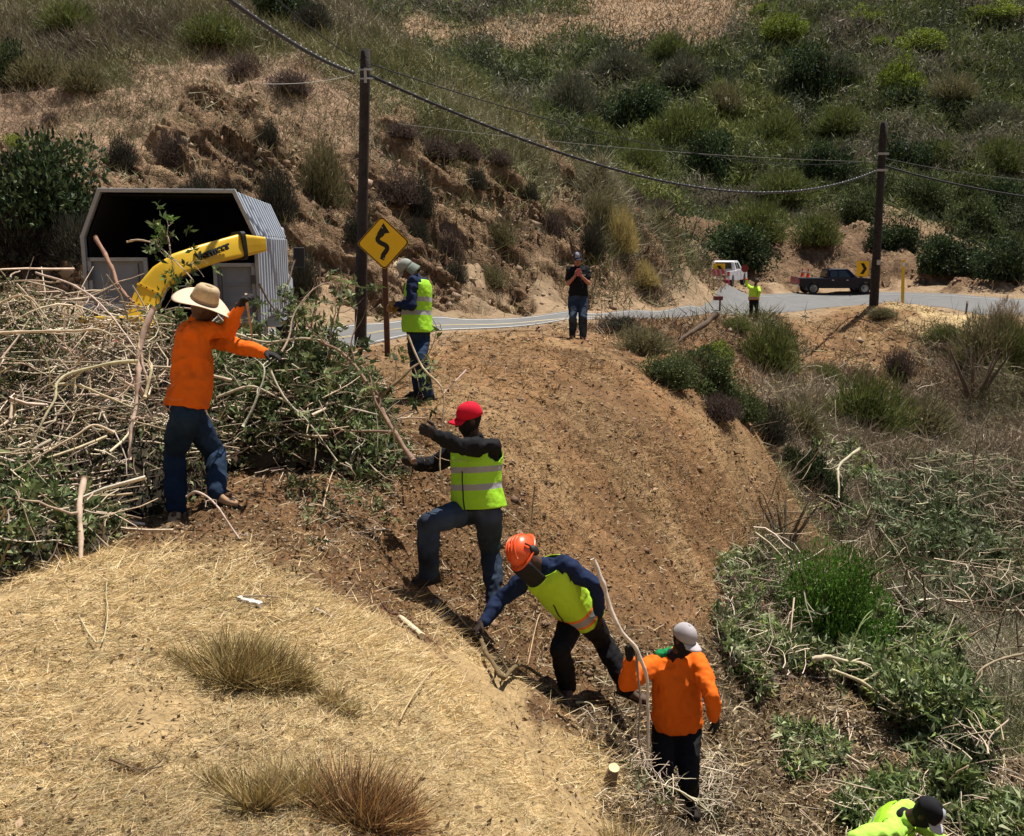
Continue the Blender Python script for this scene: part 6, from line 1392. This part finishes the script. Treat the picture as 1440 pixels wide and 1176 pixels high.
    B([(1440,920),(1400,930),(1375,950),(1365,990),(1350,1010)],[9.8,9.6],.016,'crooked branch coming in from the right edge',col=(.36,.27,.18),forks=7)
    B([(1370,900),(1385,925),(1395,950)],[10.2,10],.012,'short bare stem at the right above the crooked branch',col=(.36,.27,.18),forks=3)
    B([(1420,1010),(1390,1040),(1400,1075),(1440,1090)],[9,8.7],.010,'looping bare branch at the right edge low down',forks=6)
    B([(1210,630),(1185,650),(1178,670),(1180,700)],[19,18],.035,'pale hooked branch in the gully beside the dark leafy shrub',forks=2)
    for i,(uv) in enumerate([[(1290,760),(1320,745),(1350,740)],[(1240,700),(1228,725),(1235,750)],[(1300,700),(1335,690),(1370,700)],[(1350,790),(1390,785),(1430,800)],[(1270,790),(1300,770),(1310,735)],[(1390,720),(1415,745),(1435,760)]]):
        B(uv,None,.028,'pale cut limb lying on the leafy heap across the gully',forks=4,ground=True,fl=.7,leaves=6,leafL=.2,group='limbs on the far gully heap')
    rr_=random.Random(5)
    for i in range(26):
        u,v=rr_.uniform(1010,1420),rr_.uniform(960,1170)
        if v<1000 and u>1330: continue
        a=rr_.uniform(0,3.1); l=rr_.uniform(25,60); B([(u,v),(u+math.cos(a)*l*.5+rr_.uniform(-6,6),v+math.sin(a)*l*.3),(u+math.cos(a)*l,v+math.sin(a)*l*.55)],None,rr_.uniform(.006,.012),'bare pale twig strewn on the litter around the lower right workers',forks=3,ground=True,fl=.2,group='twigs on the lower right litter',name='cut_twig',cat='cut twig')
def heaps():
    allz={k:1 for k in ZN}
    def heap(poly,n,L,hh,cols,name,label,nt=200,dk=None,tc=PALE,cut=-.25,sc=1.0,w=.21):
        mk=lambda u,v,d,c: inpoly(u,v,poly)&(d>6)
        p=sample(n,allz,mask=mk); f=fbm(p[:,0]*.9*sc,p[:,1]*.9*sc,0,3,700); k=f>cut; p=p[k]; f=f[k]
        lift=np.clip(f+.4,0,1.2)*hh; p=p+np.stack([0*lift,0*lift,rng.random(len(p))**.6*lift+.02],1)
        t=whorls(p,L,w,cols,nl=8)
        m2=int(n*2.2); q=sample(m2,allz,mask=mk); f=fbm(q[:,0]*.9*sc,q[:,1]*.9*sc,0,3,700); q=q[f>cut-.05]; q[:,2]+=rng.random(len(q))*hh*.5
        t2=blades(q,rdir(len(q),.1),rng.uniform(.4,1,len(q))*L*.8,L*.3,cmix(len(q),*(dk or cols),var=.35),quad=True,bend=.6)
        o=mesh_(name,merge([t,t2]),LEAF); tag(o,label,'cut brush',kind='stuff')
        def pf(n):
            q=sample(int(n*1.2)+5,allz,mask=mk)[:n]; g=q[:,2].copy(); q[:,2]+=rng.random(len(q))*hh*.9; return q,g
        if nt:
            while True:
                try: tw=twigset(nt,pf,L*3.6,L*.045,tc); break
                except IndexError: nt=int(nt*.8)
            t=mesh_(name.replace('leaves','twigs'),tw,BARK); tag(t,label.replace('leaves','twigs')+' mixed in','cut brush',kind='stuff')
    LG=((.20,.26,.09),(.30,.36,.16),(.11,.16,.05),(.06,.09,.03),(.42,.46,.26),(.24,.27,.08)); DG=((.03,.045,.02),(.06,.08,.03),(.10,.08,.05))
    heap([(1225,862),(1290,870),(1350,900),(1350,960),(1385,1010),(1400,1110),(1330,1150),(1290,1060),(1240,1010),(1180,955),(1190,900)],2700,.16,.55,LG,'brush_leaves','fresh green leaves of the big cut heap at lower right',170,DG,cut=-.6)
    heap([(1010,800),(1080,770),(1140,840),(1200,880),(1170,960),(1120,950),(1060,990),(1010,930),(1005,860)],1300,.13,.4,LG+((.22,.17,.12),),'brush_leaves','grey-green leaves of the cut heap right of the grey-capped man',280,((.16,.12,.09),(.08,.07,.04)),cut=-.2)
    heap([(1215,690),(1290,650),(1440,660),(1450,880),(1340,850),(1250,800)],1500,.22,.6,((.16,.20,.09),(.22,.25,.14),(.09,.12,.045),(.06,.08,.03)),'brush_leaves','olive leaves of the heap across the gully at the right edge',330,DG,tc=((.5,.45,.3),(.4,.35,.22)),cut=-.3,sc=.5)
    heap([(1140,640),(1210,640),(1250,720),(1180,760),(1140,700)],330,.2,.5,LG,'brush_leaves','small patch of green leaves at the foot of the mound',60,DG,cut=-.3,sc=.6)
    heap([(1180,1130),(1250,1110),(1330,1140),(1440,1090),(1450,1190),(1180,1190)],900,.12,.25,LG,'brush_leaves','green leaves around the lime-shirted worker',160,DG,cut=-.1)
    heap([(1090,1020),(1180,1010),(1200,1080),(1110,1100)],150,.11,.15,LG,'brush_leaves','sparse green leaves left of the big lower right heap',60,DG,cut=.0)
    heap([(370,640),(470,640),(560,680),(550,760),(450,780),(400,700)],120,.07,.06,GRN,'brush_leaves','scattered green leaves on the soil below the left heap',160,((.12,.08,.05),),cut=.0)
    heap([(905,1085),(1010,1085),(1040,1150),(1000,1176),(900,1176),(880,1130)],90,.08,.42,((.30,.24,.14),(.16,.18,.08),(.22,.16,.09)),'brush_leaves','dry brown leaves around the shins of the grey-capped man',420,((.16,.12,.08),),cut=-1.5)
    # twig litter over the lower right ground
    def pf(n):
        q=sample(int(n*1.25)+5,{'L':1,'R':.4,'D':.15},mask=lambda u,v,d,c:(d<16)&(u>560)&(v>800))[:n]; g=q[:,2].copy(); q[:,2]+=rng.random(len(q))*.05+.004; return q,g
    o=mesh_('twig_litter',twigset(1900,pf,.26,.0035,PALE+BRN[:2],k=3,seg=4,flat=.15),BARK); tag(o,'fine broken twigs littering the lower right slope','twigs',kind='stuff')
    def pf(n):
        q=sample(int(n*1.25)+5,{'R':1,'S':1},mask=lambda u,v,d,c:(d<45)&(d>11)&(u>880))[:n]; g=q[:,2].copy(); q[:,2]+=rng.random(len(q))*.6; return q,g
    o=mesh_('gully_twigs',twigset(700,pf,1.3,.012,PALE[1:]+BRN,k=3,seg=5,flat=.8),BARK); tag(o,'bare grey twigs standing through the gully brush','twigs',kind='stuff')
def bits():
    def slab(u,v,a,L,w,t,c,label,name='wood_slab'):
        p=G(u,v); mb=MB(); n=9; V=[]
        S=[]
        for i in range(n):
            q=i/(n-1)-.5; ww=w*(1-.25*abs(q)*2)*(1+.15*math.sin(i*3.1)); S.append((np.array([q*L,.01*math.sin(i*2.2),0]),np.array([0,1,0.]),np.array([0,0,1.]),ww/2,t/2*(1+.2*math.sin(i*4.)) ))
        v_,f=loft(S,10,3.5); o=mesh(name,v_,f,colmat('wood_bare',rough=.7,namp=.2,nscale=20,bump=.4),col=np.tile(c,(len(v_),1)),smooth=False); 
        e=.15; g=lambda x,y:T(p[0]+x,p[1]+y); d=Vector((math.cos(a),math.sin(a),(g(math.cos(a)*e,math.sin(a)*e)-g(-math.cos(a)*e,-math.sin(a)*e))/(2*e))).normalized(); sd=Vector((-math.sin(a),math.cos(a),(g(-math.sin(a)*e,math.cos(a)*e)-g(math.sin(a)*e,-math.cos(a)*e))/(2*e))).normalized()
        nz=d.cross(sd).normalized(); sd=nz.cross(d); M=Matrix((d,sd,nz)).transposed().to_4x4(); M.translation=Vector(p)+nz*t*.7; o.matrix_world=M; tag(o,label,'wood')
    slab(577,874,-1.05,.36,.075,.03,(.62,.50,.33),'pale split wood slab on the soil left of the bending worker')
    slab(350,812,-.5,.17,.045,.025,(.72,.66,.58),'small whitish piece of wood at the top of the near bank')
    slab(573,612,-1.2,.2,.04,.02,(.62,.60,.42),'pale green-white split stem on the soil by the red-capped man')
    slab(450,790,-.3,.12,.03,.015,(.5,.4,.3),'short chip of wood beside the dark soil edge')
    # stump
    p=G(858,1052); n=14; S=[(np.array([0,0,-.06]),.055),(np.array([0,0,.05]),.043),(np.array([.005,0,.17]),.038)]
    v,f=loft([(c,np.array([1,0,0.]),np.array([0,1,0.]),r,r) for c,r in S],n,2); o=mesh('tree_stump',v,f,BARK,col=np.tile((.20,.14,.09),(len(v),1))); o.location=p; o.rotation_euler=(.35,.1,0)
    v,f=loft([(np.array([.005,0,.169]),np.array([1,0,0.]),np.array([0,1,0.]),.037,.037),(np.array([.005,0,.173]),np.array([1,0,0.]),np.array([0,1,0.]),.035,.035)],n,2); mesh('cut_face',v,f,mat('cut_wood',(.72,.58,.30),rough=.7,nscale=30,namp=.15),par=o,smooth=False)
    tag(o,'small fresh-cut stump with a pale round top left of the grey-capped man','stump')
    # bright round ground-cover bush
    SPEC['fern']=('leafy',9000,((.11,.22,.035),(.16,.30,.05),(.07,.15,.02)),.05,.022)
    CATN['fern']='shrub'; put_shrub('fern',1168,892,160,165,'bright green feathery dome-shaped bush above the lower right heap',sink=.12)
    put_shrub('tan',1135,772,70,50,'dry pale grass standing above the bright green dome bush')
pile(); branches(); heaps(); bits()
# ---------- camera, light, world
cam=bpy.data.cameras.new('camera'); co=link(bpy.data.objects.new('camera',cam)); co.rotation_euler=(math.pi/2-TH,0,0)
cam.sensor_fit='HORIZONTAL'; cam.sensor_width=36; cam.lens=36*F/W; cam.clip_start=.05; cam.clip_end=3000; scene.camera=co
sdir=Vector((.42,.48,1.75)).normalized()
sun=bpy.data.lights.new('sun','SUN'); sun.energy=5.0; sun.angle=math.radians(.5); sun.color=(1,.95,.87); so=link(bpy.data.objects.new('sun',sun)); so.location=(0,0,60)
so.rotation_euler=sdir.to_track_quat('Z','Y').to_euler()
wd=bpy.data.worlds.new('World'); scene.world=wd; wd.use_nodes=True; wn=wd.node_tree; bg=wn.nodes['Background']
sky=wn.nodes.new('ShaderNodeTexSky'); sky.sky_type='NISHITA'; sky.sun_disc=False; sky.sun_elevation=math.asin(sdir.z); sky.sun_rotation=math.atan2(sdir.x,sdir.y)
wn.links.new(sky.outputs[0],bg.inputs[0]); bg.inputs[1].default_value=.05
vs=scene.view_settings; vs.view_transform='Standard'; vs.look='None'; vs.exposure=0.5; vs.gamma=1; vs.use_curve_mapping=False

scene.cycles.max_bounces=4; scene.cycles.diffuse_bounces=1; scene.cycles.glossy_bounces=2; scene.cycles.transmission_bounces=3; scene.cycles.transparent_max_bounces=4
